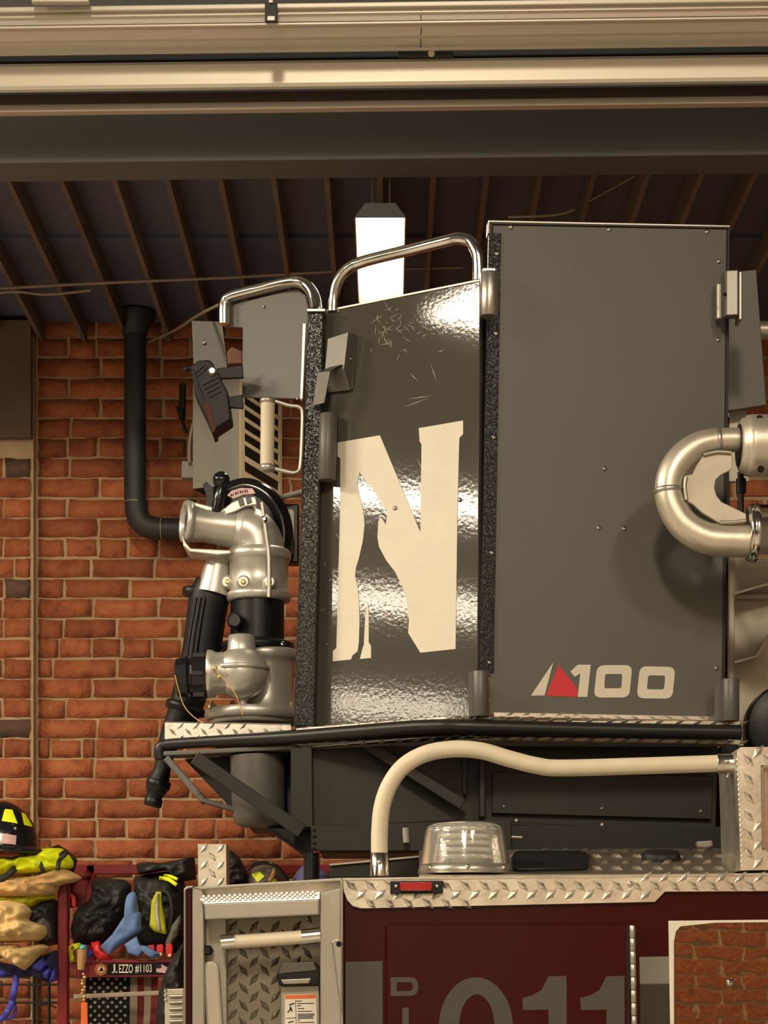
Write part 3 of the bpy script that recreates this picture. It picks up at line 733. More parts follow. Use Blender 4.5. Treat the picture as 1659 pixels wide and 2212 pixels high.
# --- deck, bumper tube and treads
EDGE = [(352, 5.66), (640, 5.5), (960, 5.26), (1100, 5.255), (1598, 5.30)]
def dk(x, y, d): return P(x, y, d)
def edge_strip(name, ys, h, m, dd=0.0, x0=0, bump=True):
    b = MB(); pts = [(x, y, d) for (x, d), y in zip(EDGE, ys)]
    pts = [q for q in pts if q[0] >= x0]
    fr = [P(x, y, d + dd) for x, y, d in pts]; lo = [P(x, y + h, d + dd) for x, y, d in pts]
    n = len(fr)
    b.prism(fr + lo[::-1], (0, .05, 0))
    sp = spline([(x, y, d) for x, y, d in pts], 40)
    if bump:
        acc = 0; last = None
        for x, y, d in sp:
            if last is None or abs(x - last) > 30:
                last = x; c = P(x, y, d + dd)
                b.lozenge(c + Vector((0, .012, 0)), Vector((.9, .4, 0)).normalized(), Vector((-.4, .9, 0)).normalized(), Vector((0, 0, 1)), .032, .014, .0035)
                b.lozenge(P(x + 8, y + h * .5, d + dd), Vector((.8, 0, .3)).normalized(), Vector((-.3, 0, .8)).normalized(), Vector((0, -1, 0)), .03, .008, .003)
    return b.build(name, m, plat)
edge_strip('deck_edge', [1592, 1573, 1549, 1549, 1558], 8, M['tread'], x0=600)
edge_strip('lower_tread_edge', [1634, 1608, 1590, 1592, 1599], 9, M['tread'], dd=.02, x0=600)
b = MB(); pts = [P(x, y, d) for (x, d), y in zip([(452, 5.605)] + EDGE[1:], [1590, 1576, 1552, 1552, 1561])]
back = [Vector((q.x, 6.35, q.z)) for q in pts]
b.add(pts + back + [q - Vector((0, 0, .012)) for q in pts + back], [[0, 1, 6, 5], [1, 2, 7, 6], [2, 3, 8, 7], [3, 4, 9, 8], [10, 15, 16, 11], [11, 16, 17, 12], [12, 17, 18, 13], [13, 18, 19, 14], [0, 5, 15, 10], [4, 14, 19, 9], [5, 6, 16, 15], [6, 7, 17, 16], [7, 8, 18, 17], [8, 9, 19, 18]])
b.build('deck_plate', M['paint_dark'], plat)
kp = [(356, 1561), (628, 1567), (631, 1590), (560, 1590), (440, 1597), (356, 1600)]
KP = VPlane(356, 5.66, 640, 5.52)
b = MB().prism([KP.p(x, y, 0) for x, y in kp], -KP.n * .004)
b.treads(kp, lambda x, y: KP.p(x, y, 0), KP.n, 34, 13, .03, .010, .004, e=4)
b.prism([KP.p(356, 1561, 0), KP.p(628, 1567, 0), KP.p(628, 1562, 0) + Vector((0, .02, 0)), KP.p(356, 1556, 0) + Vector((0, .02, 0))], (0, .002, 0))
b.build('kick_plate', M['tread'], plat)
b = MB(); sp = [AP.p(x, y, .01) for x, y in [(1066, 1540), (1540, 1549), (1540, 1557), (1066, 1549)]]
b.prism(sp, (0, .02, 0)).treads([(1066, 1538), (1540, 1547), (1540, 1559), (1066, 1551)], lambda x, y: AP.p(x, y, .01), AP.n, 36, 9, .03, .006, .002, 20, e=2)
b.build('sill_tread', M['tread'], plat)
tp = [(346, 1640, 5.66), (344, 1622, 5.66), (350, 1611, 5.66), (372, 1607, 5.65), (480, 1600, 5.585), (640, 1591, 5.47), (860, 1573, 5.31), (940, 1569, 5.25), (1000, 1569, 5.23), (1150, 1573, 5.235), (1400, 1579, 5.255), (1600, 1582, 5.27)]
MB().tube([P(*q) for q in spline(tp, 6)], [S(12 + 4 * min(1, max(0, (q[0] - 346) / 700)), q[2]) for q in spline(tp, 6)], 20).build('bumper_tube', M['paint_dark'], plat)

# --- understructure
ub = thing('understructure', P(1100, 1790, 5.7)); ub.parent = plat; ub.location = P(1100, 1790, 5.7) - WL[plat.name]
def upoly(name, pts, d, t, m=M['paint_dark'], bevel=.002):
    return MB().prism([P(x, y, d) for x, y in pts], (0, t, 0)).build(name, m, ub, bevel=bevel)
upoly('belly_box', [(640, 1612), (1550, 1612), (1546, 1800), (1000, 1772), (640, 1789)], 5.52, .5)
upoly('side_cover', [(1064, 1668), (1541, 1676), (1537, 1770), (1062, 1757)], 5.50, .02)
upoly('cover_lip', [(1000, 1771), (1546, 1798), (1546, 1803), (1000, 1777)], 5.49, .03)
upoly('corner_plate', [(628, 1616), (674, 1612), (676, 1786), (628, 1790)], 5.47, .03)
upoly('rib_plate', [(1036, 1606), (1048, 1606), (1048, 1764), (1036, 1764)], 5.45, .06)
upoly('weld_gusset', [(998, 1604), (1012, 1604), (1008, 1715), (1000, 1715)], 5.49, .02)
for x, y in [(1088, 1742), (1300, 1746), (1513, 1752)]:
    MB().lathe(P(x, y, 5.50), (0, -1, 0), [(0, .006), (.003, .005), (.005, .002)], 10).build('screw', M['steel'], ub)
for x, y in [(1115, 1772), (1300, 1781), (1490, 1792)]:
    MB().lathe(P(x, y, 5.49), (0, -1, 0), [(0, .005), (.003, .004)], 10).build('screw', M['steel'], ub)
for a, c, w in [((420, 1636), (652, 1796), 30), ((790, 1606), (1000, 1738), 24)]:
    MB().bar(P(a[0], a[1], 5.45), P(c[0], c[1], 5.45), S(w, 5.45), .01).build('diagonal_brace', M['paint_dark'], ub, bevel=.002)
MB().bar(P(358, 1636, 5.62), P(438, 1728, 5.6), S(15, 5.6), .05).build('edge_brace', M['paint'], ub, bevel=.003)
MB().bar(P(432, 1726, 5.6), P(520, 1752, 5.58), S(10, 5.6), .05).build('edge_brace', M['paint'], ub, bevel=.003)
MB().bar(P(352, 1628, 5.64), P(640, 1613, 5.5), S(10, 5.6), .08).build('edge_channel', M['paint'], ub, bevel=.003)
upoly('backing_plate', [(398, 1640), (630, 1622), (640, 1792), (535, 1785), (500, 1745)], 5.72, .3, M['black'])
b = MB().lathe(P(560, 1785, 5.62), P(556, 1625, 5.62) - P(560, 1785, 5.62), [(0, .05), (.01, .066), (.03, .072), (.19, .074)], 28); b.build('drum', M['paint'], ub)
upoly('drop_strut', [(575, 1788), (640, 1790), (672, 1796), (674, 1852), (648, 1840)], 5.6, .15, M['black'])
# ================================================================ water cannon on the platform
MD = 5.8
wc = thing('water_cannon', P(540, 1566, MD), 'silver and black water cannon with elbow and drooping black nozzle on platform deck', 'water cannon')
def vl(name, x, prof, m, n=32, d=MD, parent=None):
    """upright turned part: profile of (pixel row, pixel radius), rows from bottom to top"""
    y0 = prof[0][0]
    return MB().lathe(P(x, y0, d), (0, 0, 1), [(S(y0 - y, d), S(r, d)) for y, r in prof], n).build(name, m, parent or wc)
vl('base_ring', 545, [(1567, 88), (1565, 93), (1556, 93)], M['cast'])
vl('base_flange', 545, [(1557, 98), (1555, 102), (1536, 102), (1533, 98)], M['cast'])
for x in (457, 502, 581, 627):
    vl('flange_bolt', x, [(1534, 9), (1521, 9), (1520, 5), (1514, 4)], M['brass'], 6, MD - .09 + abs(x - 540) * .0006)
vl('riser_body', 575, [(1535, 70), (1525, 64), (1500, 60), (1440, 60), (1428, 64), (1424, 70), (1408, 70), (1405, 66)], M['cast'])
vl('swivel_plate', 556, [(1406, 78), (1400, 80), (1392, 80), (1388, 70), (1384, 60)], M['black'])
for x in (527, 570, 610):
    vl('plate_screw', x, [(1394, 6), (1388, 6), (1386, 3)], M['chrome'], 10, MD - .07)
b = MB().lathe(P(556, 1390, MD), (0, 0, 1), [(0, S(58, MD)), (S(92, MD), S(58, MD))], 48, rib=.03); b.build('black_neck', M['black'], wc)
b = MB().lathe(P(508, 1343, MD - .07), (0, -1, 0), [(-.03, S(10, MD)), (0, S(17, MD)), (.02, S(17, MD)), (.026, S(12, MD))], 18); b.build('lock_knob', M['gloss_black'], wc)
vl('collar', 559, [(1301, 62), (1298, 69), (1286, 70), (1281, 67), (1279, 64), (1215, 64), (1213, 67), (1208, 70), (1198, 70), (1194, 68), (1190, 66), (1187, 60)], M['cast'])
for x, dz in ((526, -.075), (582, -.085), (492, -.03)):
    b = MB().lathe(P(x, 1257, MD + dz), (0 if x != 492 else -.6, -1, 0), [(-.03, S(17, MD)), (.004, S(14, MD)), (.008, S(10, MD))], 18); bo = b.build('boss', M['cast'], wc)
    b = MB().lathe(P(x, 1257, MD + dz - .008), (0, -1, 0), [(0, S(6, MD)), (.004, S(6, MD)), (.006, S(3, MD))], 6); b.build('boss_bolt', M['brass'], bo)
# elbow rising from the collar and bending back to the left arm
ep = spline([(560, 1200), (559, 1180), (552, 1162), (538, 1150), (520, 1145), (500, 1143)], 6)
MB().tube([P(x, y, MD - .01) for x, y in ep], [S(54, MD)] * (len(ep) - 8) + [S(53 - i * 1.5, MD) for i in range(8)], 28).build('elbow', M['cast'], wc)
hood = spline([(610, 1200), (614, 1150), (600, 1100), (568, 1065), (528, 1052), (490, 1066), (478, 1090)], 5)
MB().tube([P(x, y, MD + .045) for x, y in hood], [S(20, MD)] * len(hood), 14).build('gear_hood', M['gloss_black'], wc)
MB().prism([P(x, y, MD + .03) for x, y in [(480, 1092), (492, 1066), (528, 1050), (570, 1064), (602, 1102), (612, 1150), (612, 1200), (560, 1200), (500, 1130)]], (0, .07, 0)).build('hood_cover', M['paint_dark'], wc, bevel=.004)
hl = MB().prism([P(x, y, MD - .066) for x, y in [(491, 1070), (500, 1060), (520, 1054), (545, 1055), (552, 1066), (525, 1068), (504, 1077)]], (0, .003, 0)).build('hood_label', M['pink'], wc)
b = MB()
for k, (x, y) in enumerate([(498, 1070), (503, 1068), (508, 1066), (513, 1064), (518, 1063), (523, 1062), (528, 1061), (533, 1061)]):
    b.prism([P(x, y - 3.5, MD - .0675), P(x + 1.4, y - 3.8, MD - .0675), P(x + 1.8, y + 3.2, MD - .0675), P(x + .5, y + 3.5, MD - .0675)], (0, .001, 0))
    if k % 2 == 0: b.prism([P(x, y - .6, MD - .0675), P(x + 4, y - 1.6, MD - .0675), P(x + 4, y + .2, MD - .0675), P(x, y + 1, MD - .0675)], (0, .001, 0))
b.build('hood_lettering', M['ink'], hl)
MB().prism([P(x, y, MD - .07) for x, y in [(482, 1100), (500, 1085), (528, 1073), (552, 1072), (556, 1090), (530, 1094), (506, 1106), (488, 1112)]], (0, .03, 0)).build('switch_saddle', M['cast'], wc, bevel=.003)
for x, y in ((520, 1085), (536, 1080)):
    MB().prism([P(x - 6, y - 5, MD - .074), P(x + 5, y - 9, MD - .074), P(x + 9, y + 4, MD - .074), P(x - 2, y + 9, MD - .074)], (0, .008, 0)).build('rocker_switch', M['gloss_black'], wc, bevel=.001)
MB().tube([P(x, y, MD - .095) for x, y in spline([(566, 1085), (571, 1122), (576, 1160), (581, 1200), (582, 1262), (581, 1290)], 5)], S(4.5, MD), 10).build('link_rod', M['cast'], wc)
MB().lathe(P(571, 1122, MD - .1), (0, -1, 0), [(0, S(7, MD)), (.006, S(7, MD)), (.009, S(3, MD))], 12).build('rod_screw', M['chrome'], wc)
# left arm with ring end
b = MB().lathe(P(505, 1142, MD - .02), P(408, 1130, MD - .04) - P(505, 1142, MD - .02), [(0, S(42, MD)), (.03, S(40, MD)), (.08, S(36, MD)), (.115, S(40, MD))], 28); b.build('side_arm', M['cast'], wc)
b = MB().lathe(P(412, 1128, MD - .04), (-1, -.35, .05), [(0, S(36, MD)), (0, S(44, MD)), (.012, S(46, MD)), (.02, S(44, MD)), (.021, S(33, MD)), (.006, S(31, MD))], 32); b.build('ring_flange', M['cast'], wc)
MB().lathe(P(407, 1128, MD - .047), (-1, -.35, .05), [(0, S(31, MD)), (.002, S(31, MD))], 24).build('ring_bore', M['duct'], wc)
MB().prism([P(x, y, MD - .07) for x, y in [(392, 1150), (402, 1172), (412, 1184), (498, 1188), (500, 1196), (470, 1199), (410, 1192), (396, 1180)]], (0, .1, 0)).build('arm_flange', M['cast'], wc, bevel=.003)
MB().prism([P(x, y, MD - .06) for x, y in [(402, 1090), (415, 1083), (510, 1108), (512, 1122), (470, 1118), (415, 1100)]], (0, .05, 0)).build('arm_rib', M['cast'], wc, bevel=.003)
# ball-topped lever
MB().ball(P(478, 1037, MD - .06), S(18.5, MD), 20).build('lever_ball', M['gloss_black'], wc)
MB().tube([P(478, 1050, MD - .06), P(474, 1075, MD - .06), P(466, 1112, MD - .05)], [S(8, MD), S(13, MD), S(12, MD)], 16).build('lever_stem', M['gloss_black'], wc)
MB().prism([P(x, y, MD - .05) for x, y in [(438, 1046), (446, 1040), (462, 1055), (462, 1072), (458, 1110), (440, 1110), (446, 1075)]], (0, .02, 0)).build('lever_bracket', M['black'], wc, bevel=.002)
# nozzle
q = [(478, 1196, 26), (472, 1215, 27), (463, 1270, 36), (460, 1283, 37)]
MB().tube([P(x, y, MD + .01) for x, y, r in q], [S(r, MD) for x, y, r in q], 28).build('nozzle_cone', M['cast'], wc)
q = spline([(461, 1262, 40), (452, 1290, 44), (446, 1330, 43), (436, 1400, 42), (424, 1450, 40), (408, 1505, 38), (398, 1535, 36), (385, 1560, 30), (368, 1595, 24), (355, 1640, 19), (349, 1670, 19), (342, 1690, 24), (338, 1705, 24), (334, 1718, 18), (328, 1740, 18)], 3)
MB().tube([P(x, y, MD + .03) for x, y, r in q], [S(r, MD) for x, y, r in q], 28).build('nozzle', M['rubber'], wc)
for (x, y, r, dx, dy) in [(400, 1530, 44, -.3, 1), (342, 1694, 27, -.25, 1), (331, 1733, 20, -.25, 1), (424, 1280, 30, -.1, 1)]:
    c = P(x, y, MD + .03); ax = Vector((dx, 0, -dy)).normalized()
    MB().lathe(c - ax * .012, ax, [(0, S(r * .9, MD)), (.004, S(r, MD)), (.02, S(r, MD)), (.024, S(r * .9, MD))], 24).build('nozzle_ring', M['black'], wc)
b = MB()
for k, xo in enumerate((0, 9, 18)):
    b.tube([P(x + xo, y, MD - .03 - k * .006) for x, y in [(424, 1290), (412, 1360), (402, 1430)]], .004, 6)
b.build('nozzle_ridge', M['black'], wc)
# ball valve with coupling
MB().ball(P(522, 1453, MD - .12), S(57, MD), 28).build('valve_ball', M['cast'], wc)
MB().lathe(P(522, 1449, MD - .12), (0, 0, 1), [(0, S(55, MD)), (0, S(60, MD)), (.012, S(60, MD)), (.013, S(55, MD))], 30).build('valve_seam', M['cast'], wc)
MB().lathe(P(522, 1400, MD - .12), (0, 0, 1), [(-.01, S(32, MD)), (.0, S(30, MD)), (S(26, MD), S(28, MD)), (S(27, MD), S(25, MD))], 24).build('valve_boss', M['cast'], wc)
MB().lathe(P(508, 1455, MD - .12), (-1, 0, 0), [(0, S(46, MD)), (S(40, MD), S(45, MD)), (S(48, MD), S(50, MD)), (S(58, MD), S(50, MD)), (S(59, MD), S(46, MD))], 28).build('valve_neck', M['cast'], wc)
MB().lathe(P(526, 1522, MD - .12), (0, 0, 1), [(0, S(8, MD)), (.014, S(8, MD)), (.016, S(11, MD)), (.02, S(11, MD))], 6).build('drain_plug', M['cast'], wc)
MB().lathe(P(450, 1460, MD - .12), (-1, 0, -.05), [(0, S(40, MD)), (.004, S(46, MD)), (.04, S(49, MD)), (.045, S(40, MD)), (.05, S(40, MD)), (.056, S(44, MD)), (.085, S(40, MD)), (.09, S(30, MD))], 12, smooth=False).build('coupling', M['gloss_black'], wc)
for an in range(0, 360, 60):
    o_ = Vector((0, math.cos(R(an)), math.sin(R(an)))) * S(48, MD)
    c = P(432, 1461, MD - .12) + o_; MB().box(c - Vector((.016, .007, .007)), c + Vector((.016, .007, .007))).build('coupling_lug', M['gloss_black'], wc, bevel=.002)
MB().tube([P(x, y, MD - .195) for x, y in spline([(465, 1443), (472, 1455), (495, 1478), (513, 1508), (524, 1545)], 6)], .0016, 6).build('safety_wire', M['brass'], wc)
MB().tube([P(x, y, MD - .17) for x, y in spline([(378, 1458), (386, 1490), (398, 1525), (418, 1548), (440, 1562)], 6)], .0016, 6).build('safety_wire', M['brass'], wc)
for x, y in ((465, 1443), (474, 1462)):
    MB().ball(P(x, y, MD - .19), .006).build('wire_crimp', M['brass'], wc)
# control box behind the elbow
cb = MB().prism([P(x, y, MD + .09) for x, y in [(592, 1087), (645, 1088), (645, 1215), (592, 1215)]], (0, .06, 0)).build('control_box', M['black'], wc, bevel=.004)
b = MB().prism([P(x, y, MD + .085) for x, y in rounded([(596, 1100), (635, 1100), (634, 1199), (596, 1199)], 8)], (0, .003, 0)); b.build('control_label', M['paper'], cb)
MB().pbox(612, 1107, 624, 1117, MD + .083, .002).build('control_icon', M['ink'], cb)
MB().tube([P(x, y, MD + .084) for x, y in spline([(612, 1128), (622, 1128), (627, 1136), (622, 1142), (614, 1142)], 4)], .001, 6).build('control_icon', M['ink'], cb)
MB().tube([P(600, 1076, MD + .05), P(655, 1062, MD + .05)], S(6, MD), 10).build('cross_pin', M['box_grey'], wc)

# ================================================================ waterway pipe
wp = thing('waterway_pipe', P(1520, 1205, 5.05), 'pale aluminium U-bend waterway pipe with welded crescent gusset beside the dark panel', 'pipe')
UD = 5.08
up = spline([(1625, 950, 25), (1592, 950, 25.5), (1552, 952, 26.5), (1510, 962, 29), (1474, 988, 31), (1451, 1024, 31), (1445, 1062, 31), (1455, 1100, 32), (1480, 1136, 33), (1520, 1160, 34), (1565, 1168, 35), (1640, 1169, 35)], 6)
MB().tube([P(x, y, UD) for x, y, r in up], [S(r, UD) for x, y, r in up], 32).build('bend', M['alu'], wp)
for (x, y, r, ax) in [(1551, 952, 27.5, (1, 0, .05)), (1444, 1060, 32.5, (0.06, 0, -1))]:
    c = P(x, y, UD); a = Vector(ax).normalized()
    MB().lathe(c - a * .007, a, [(0, S(r - 1.5, UD)), (.004, S(r + .8, UD)), (.01, S(r + .8, UD)), (.014, S(r - 1.5, UD))], 28).build('weld_bead', M['frame'], wp)
gus = [(1519, 983), (1552, 976), (1579, 977.5), (1582.5, 988), (1581.6, 1010), (1575, 1017), (1557, 1026), (1546, 1037), (1543.6, 1053.5), (1548, 1070), (1559, 1084), (1611.5, 1109.5), (1613, 1127.6), (1553.6, 1129.4), (1517.4, 1107.7), (1497.5, 1089.6), (1483, 1082), (1478.5, 1050), (1482, 1026), (1495.7, 1024.5), (1505, 1004.6)]
g = MB().prism([P(x, y, UD - .02) for x, y in gus], (0, .012, 0)).build('gusset', M['alu_dull'], wp, bevel=.002)
for pts in ([(1519, 983), (1535, 979), (1552, 976), (1579, 978)], [(1482, 1030), (1479, 1050), (1483, 1080)], [(1555, 1129), (1585, 1128), (1611, 1125)]):
    MB().tube([P(x, y, UD - .024) for x, y in spline(pts, 3)], .005, 8).build('weld_seam', M['frame'], wp)
MB().lathe(P(1598, 963, UD - .01), (1, 0, 0), [(0, S(30, UD)), (0, S(52, UD)), (.004, S(58, UD)), (.014, S(60, UD)), (.015, S(64, UD)), (.028, S(66, UD)), (.032, S(66, UD)), (.3, S(66, UD))], 36).build('coupling_sleeve', M['alu'], wp)
MB().lathe(P(1595, 962, UD), (1, 0, 0), [(0, S(26, UD)), (0, S(46, UD)), (.006, S(46, UD))], 28).build('gasket', M['rubber'], wp)
for x, y in ((1640, 905), (1643, 1014)):
    MB().lathe(P(x, y, UD - .01 - S(55 if y > 950 else 40, UD)), (0, -1, 0), [(0, .008), (.006, .008)], 12).build('set_screw', M['ink'], wp)
MB().lathe(P(1614, 1152, UD - .01), (1, 0, 0), [(0, S(34, UD)), (0, S(56, UD)), (.005, S(61, UD)), (.01, S(60, UD)), (.011, S(62, UD)), (.022, S(64, UD)), (.024, S(61, UD)), (.3, S(61, UD))], 36).build('coupling_sleeve', M['chrome'], wp)
MB().tube([P(x, y, 5.16) for x, y in [(1600, 1020), (1600, 1120)]], S(7, 5.16), 12).build('hydraulic_line', M['rubber'], wp)
MB().lathe(P(1601, 1066, 5.16), (0, 0, 1), [(0, S(11, 5.16)), (S(32, 5.16), S(11, 5.16))], 6).build('hydraulic_fitting', M['rubber'], wp)

# ================================================================ end of the aerial boom
bm = thing('aerial_boom', P(1640, 1640, 5.7), 'weathered aluminium end of the aerial boom behind the platform at right edge', 'aerial boom')
def bpoly(name, pts, d, t, m=M['alu_dull'], bevel=.002):
    return MB().prism([P(x, y, d) for x, y in pts], (0, t, 0)).build(name, m, bm, bevel=bevel)
bpoly('end_plate', [(1576, 1200), (1900, 1200), (1900, 1640), (1572, 1640)], 5.62, .02)
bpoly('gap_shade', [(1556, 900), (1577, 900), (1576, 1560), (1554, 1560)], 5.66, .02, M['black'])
bpoly('upper_plate', [(1574, 888), (1612, 886), (1618, 905), (1618, 1040), (1574, 1040)], 5.66, .02)
def fold(name, pts, out, d=5.62):
    """shelf-like gusset: edge against the plate, outer edge standing out"""
    fr = [P(x, y, d - out) for x, y in pts]; bk = [P(x, y, d) for x, y in pts]
    b = MB(); n = len(pts)
    b.add(fr + bk, [[i, i + 1, n + i + 1, n + i] for i in range(n - 1)])
    ob = b.build(name, M['alu_dull'], bm)
    m = ob.modifiers.new('thick', 'SOLIDIFY'); m.thickness = .006
    return ob
fold('gusset_shelf', [(1586, 1280), (1640, 1264), (1700, 1250)], .1)
fold('gusset_shelf', [(1586, 1428), (1632, 1416), (1660, 1368), (1690, 1320)], .1)
bpoly('edge_angle', [(1576, 1200), (1588, 1200), (1586, 1560), (1574, 1560)], 5.6, .02)
bpoly('cross_bar', [(1588, 1284), (1720, 1282), (1720, 1291), (1588, 1293)], 5.58, .04)
b = MB().lathe(P(1692, 1572, 5.58), (0, -1, 0), [(0, S(88, 5.58)), (.06, S(88, 5.58)), (.065, S(82, 5.58)), (.066, S(30, 5.58))], 40); b.build('sheave', M['black'], bm)
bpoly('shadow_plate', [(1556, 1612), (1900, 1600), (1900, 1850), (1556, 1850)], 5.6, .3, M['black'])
# ================================================================ fire truck
TD = 4.5
tr = thing('fire_truck', P(1200, 3090, 4.8) * 1.0, 'maroon fire truck body with diamond tread trim and polished steel panel', 'fire truck')
def tpoly(name, pts, d, t, m, parent=None, bevel=.002, label=None):
    return MB().prism([P(x, y, d) for x, y in pts], (0, t, 0)).build(name, m, parent or tr, bevel=bevel, label=label)
def tp_(d): return lambda x, y: P(x, y, d)
body = tpoly('body_panel', [(740, 1905), (2300, 1895), (2300, 3000), (740, 3000)], TD, .5, M['maroon'], bevel=.006)
trim = [(739, 1897), (1800, 1884), (1800, 1924), (1436, 1926), (1415, 1948), (780, 1962), (762, 1957), (750, 1944), (743, 1926)]
b = MB().prism([P(x, y, TD - .012) for x, y in trim], (0, .012, 0))
b.treads(trim, tp_(TD - .012), (0, -1, 0), 41, 19, .036, .016, .006, 42, e=7)
tread_trim = b.build('tread_trim', M['tread'], tr)
b = MB().prism([P(738, 1897, TD - .014), P(1800, 1884, TD - .014), P(1800, 1889, TD - .016), P(738, 1902, TD - .016)], (0, .06, 0))
b.build('trim_nosing', M['tread'], tr, bevel=.003)
# red marker lamp
mk = tpoly('marker_lamp', [(843, 1903), (957, 1902), (957, 1930), (843, 1931)], TD - .022, .012, M['black'], bevel=.002)
tpoly('marker_lens', [(864, 1906), (934, 1905.5), (934, 1924), (864, 1924.5)], TD - .034, .014, M['red_lens'], mk, .004)
for x in (856, 944): MB().ball(P(x, 1914, TD - .024), .0045).build('marker_screw', M['chrome'], mk)
MB().ball(P(1361, 1909, TD - .016), .006).build('trim_screw', M['chrome'], tr)
# compartment door with lettering
dr = tpoly('compartment_door', [(832, 1997), (1362, 1994), (1362, 2900), (832, 2900)], TD - .014, .016, M['maroon'], bevel=.005)
b = MB()
hg = MB().lathe(P(1366, 2000 + 26, TD - .018), (0, 0, 1), [(0, S(5.5, TD)), (.001, S(6.5, TD)), (.026, S(6.5, TD)), (.027, S(5.5, TD))], 12).build('hinge_knuckle', M['frame'], dr)
h0 = WL[hg.name]
for k in range(1, 16): copy_obj(hg, h0 + (P(1366 + .55 * k, 2026 + 28 * k, TD - .018) - P(1366, 2026, TD - .018)), dr)
tpoly('hinge_leaf', [(1353, 2000), (1360, 2000), (1366, 2900), (1359, 2900)], TD - .0145, .002, M['black'], dr)
def glyph(polys, name, parent=dr, d=TD - .0152, m=M['stripe']):
    b = MB()
    for q in polys: b.prism([P(x, y, d) for x, y in q], (0, .001, 0))
    return b.build(name, m, parent)
def arc(cx, cy, rx, ry, a0, a1, n=14): return [(cx + rx * math.cos(R(a0 + (a1 - a0) * k / n)), cy + ry * math.sin(R(a0 + (a1 - a0) * k / n))) for k in range(n + 1)]
# nine: ring plus tail (the lower part lies below the picture)
cx, cy = 1028, 2218
o = arc(cx, cy, 80, 107, 0, 360, 40)[:-1]; i_ = arc(cx + 2, cy, 38, 70, 0, 360, 40)[:-1]
b = MB(); n = len(o); d_ = TD - .0152
b.add([P(x, y, d_) for x, y in o] + [P(x, y, d_) for x, y in i_], [[k, (k + 1) % n, n + (k + 1) % n, n + k] for k in range(n)])
b.add([P(x, y, d_) for x, y in [(1070, 2240), (1108, 2218), (1100, 2340), (1060, 2400), (990, 2420), (985, 2385), (1040, 2370)]], [[0, 1, 2, 3, 4, 5, 6]])
b.build('door_digit', M['stripe'], dr)
for x0 in (1128, 1253):
    glyph([[(x0 + 57, 2109), (x0 + 96, 2108), (x0 + 97, 2420), (x0 + 58, 2420), (x0 + 57, 2181), (x0 + 2, 2182), (x0, 2156), (x0 + 22, 2150), (x0 + 42, 2138)]], 'door_digit')
# small upright letters D I A L beside the digits
m_d = M['stripe_light']
b = MB()
do = [(844, 2111)] + [(890, 2111)] + arc(890, 2131, 14, 20, -90, 90, 8) + [(844, 2152)]
di = [(857, 2122)] + [(884, 2122)] + arc(884, 2131, 8, 10, -90, 90, 8) + [(857, 2141)]
n = len(do); b.add([P(x, y, d_) for x, y in do] + [P(x, y, d_) for x, y in di], [[k, (k + 1) % n, n + (k + 1) % n, n + k] for k in range(n)])
b.build('door_letter', M['stripe'], dr)
glyph([[(869, 2177), (883, 2176), (883, 2230), (869, 2230)]], 'door_letter')
# stripes on the body
tpoly('grey_stripe', [(746, 2078), (827, 2076), (829, 2600), (747, 2600)], TD - .001, .002, M['stripe'])
tpoly('pale_stripe', [(1381, 2067), (1446, 2066), (1447, 2125), (1382, 2126)], TD - .001, .002, M['stripe_light'])
tpoly('dark_stripe', [(1382, 2126), (1447, 2125), (1449, 2600), (1384, 2600)], TD - .001, .002, mat('dark_stripe', (.022, .014, .01), .4))
# polished sheet with pale border
tpoly('sheet_border', [(1444, 1989), (1900, 1984), (1900, 2700), (1456, 2700)], TD - .004, .004, M['paper'], bevel=.001)
sh = tpoly('polished_sheet', [(1456, 2035), (1460, 2012), (1470, 2001), (1545, 1993), (1900, 1990), (1900, 2700), (1457, 2700)], TD - .009, .004, M['mirror'], bevel=.0015)
MB().lathe(P(1577, 2122, TD - .009), (0, -1, 0), [(0, .009), (.003, .009), (.007, .006), (.009, .002)], 16).build('sheet_bolt', M['chrome'], sh)

# sloping tread plate behind the trim
def slope(x, y):
    t = (1888 - y) / 58.0; d = TD + .05 + .45 * t
    return P(x, y, d)
sl = [(1090, 1835), (1640, 1832), (1640, 1886), (1090, 1888)]
nrm = (slope(1200, 1860) - slope(1210, 1860)).cross(slope(1200, 1860) - slope(1200, 1850)).normalized()
if nrm.y > 0: nrm = -nrm
b = MB().prism([slope(x, y) for x, y in [(905, 1837), (1640, 1832), (1640, 1887), (905, 1890)]], -nrm * .006)
b.treads(sl, slope, nrm, 44, 13, .04, .015, .008, 44, e=6)
tdk = b.build('tread_deck', mat('dull_tread_plate', (.2, .17, .13), .36, .6, .15, 14), tr)
ov = [slope(x, y) + nrm * .0095 for x, y in rounded([(1110, 1850), (1267, 1848), (1267, 1881), (1110, 1884)], 16, 6)]
MB().prism(ov, -nrm * .0095).build('oval_opening', M['ink'], tdk)
b = MB().tube([slope(x, y) + nrm * .008 for x, y in rounded([(1107, 1848), (1270, 1846), (1270, 1883), (1107, 1886)], 18, 6) + [(1107, 1868)]], .003, 6); b.build('opening_rim', M['rubber'], tdk)
c = slope(1428, 1858)
MB().lathe(c, nrm, [(0, S(42, 4.8)), (.012, S(42, 4.8)), (.02, S(36, 4.8)), (.022, S(20, 4.8))], 28).build('rubber_cap', M['rubber'], tdk)
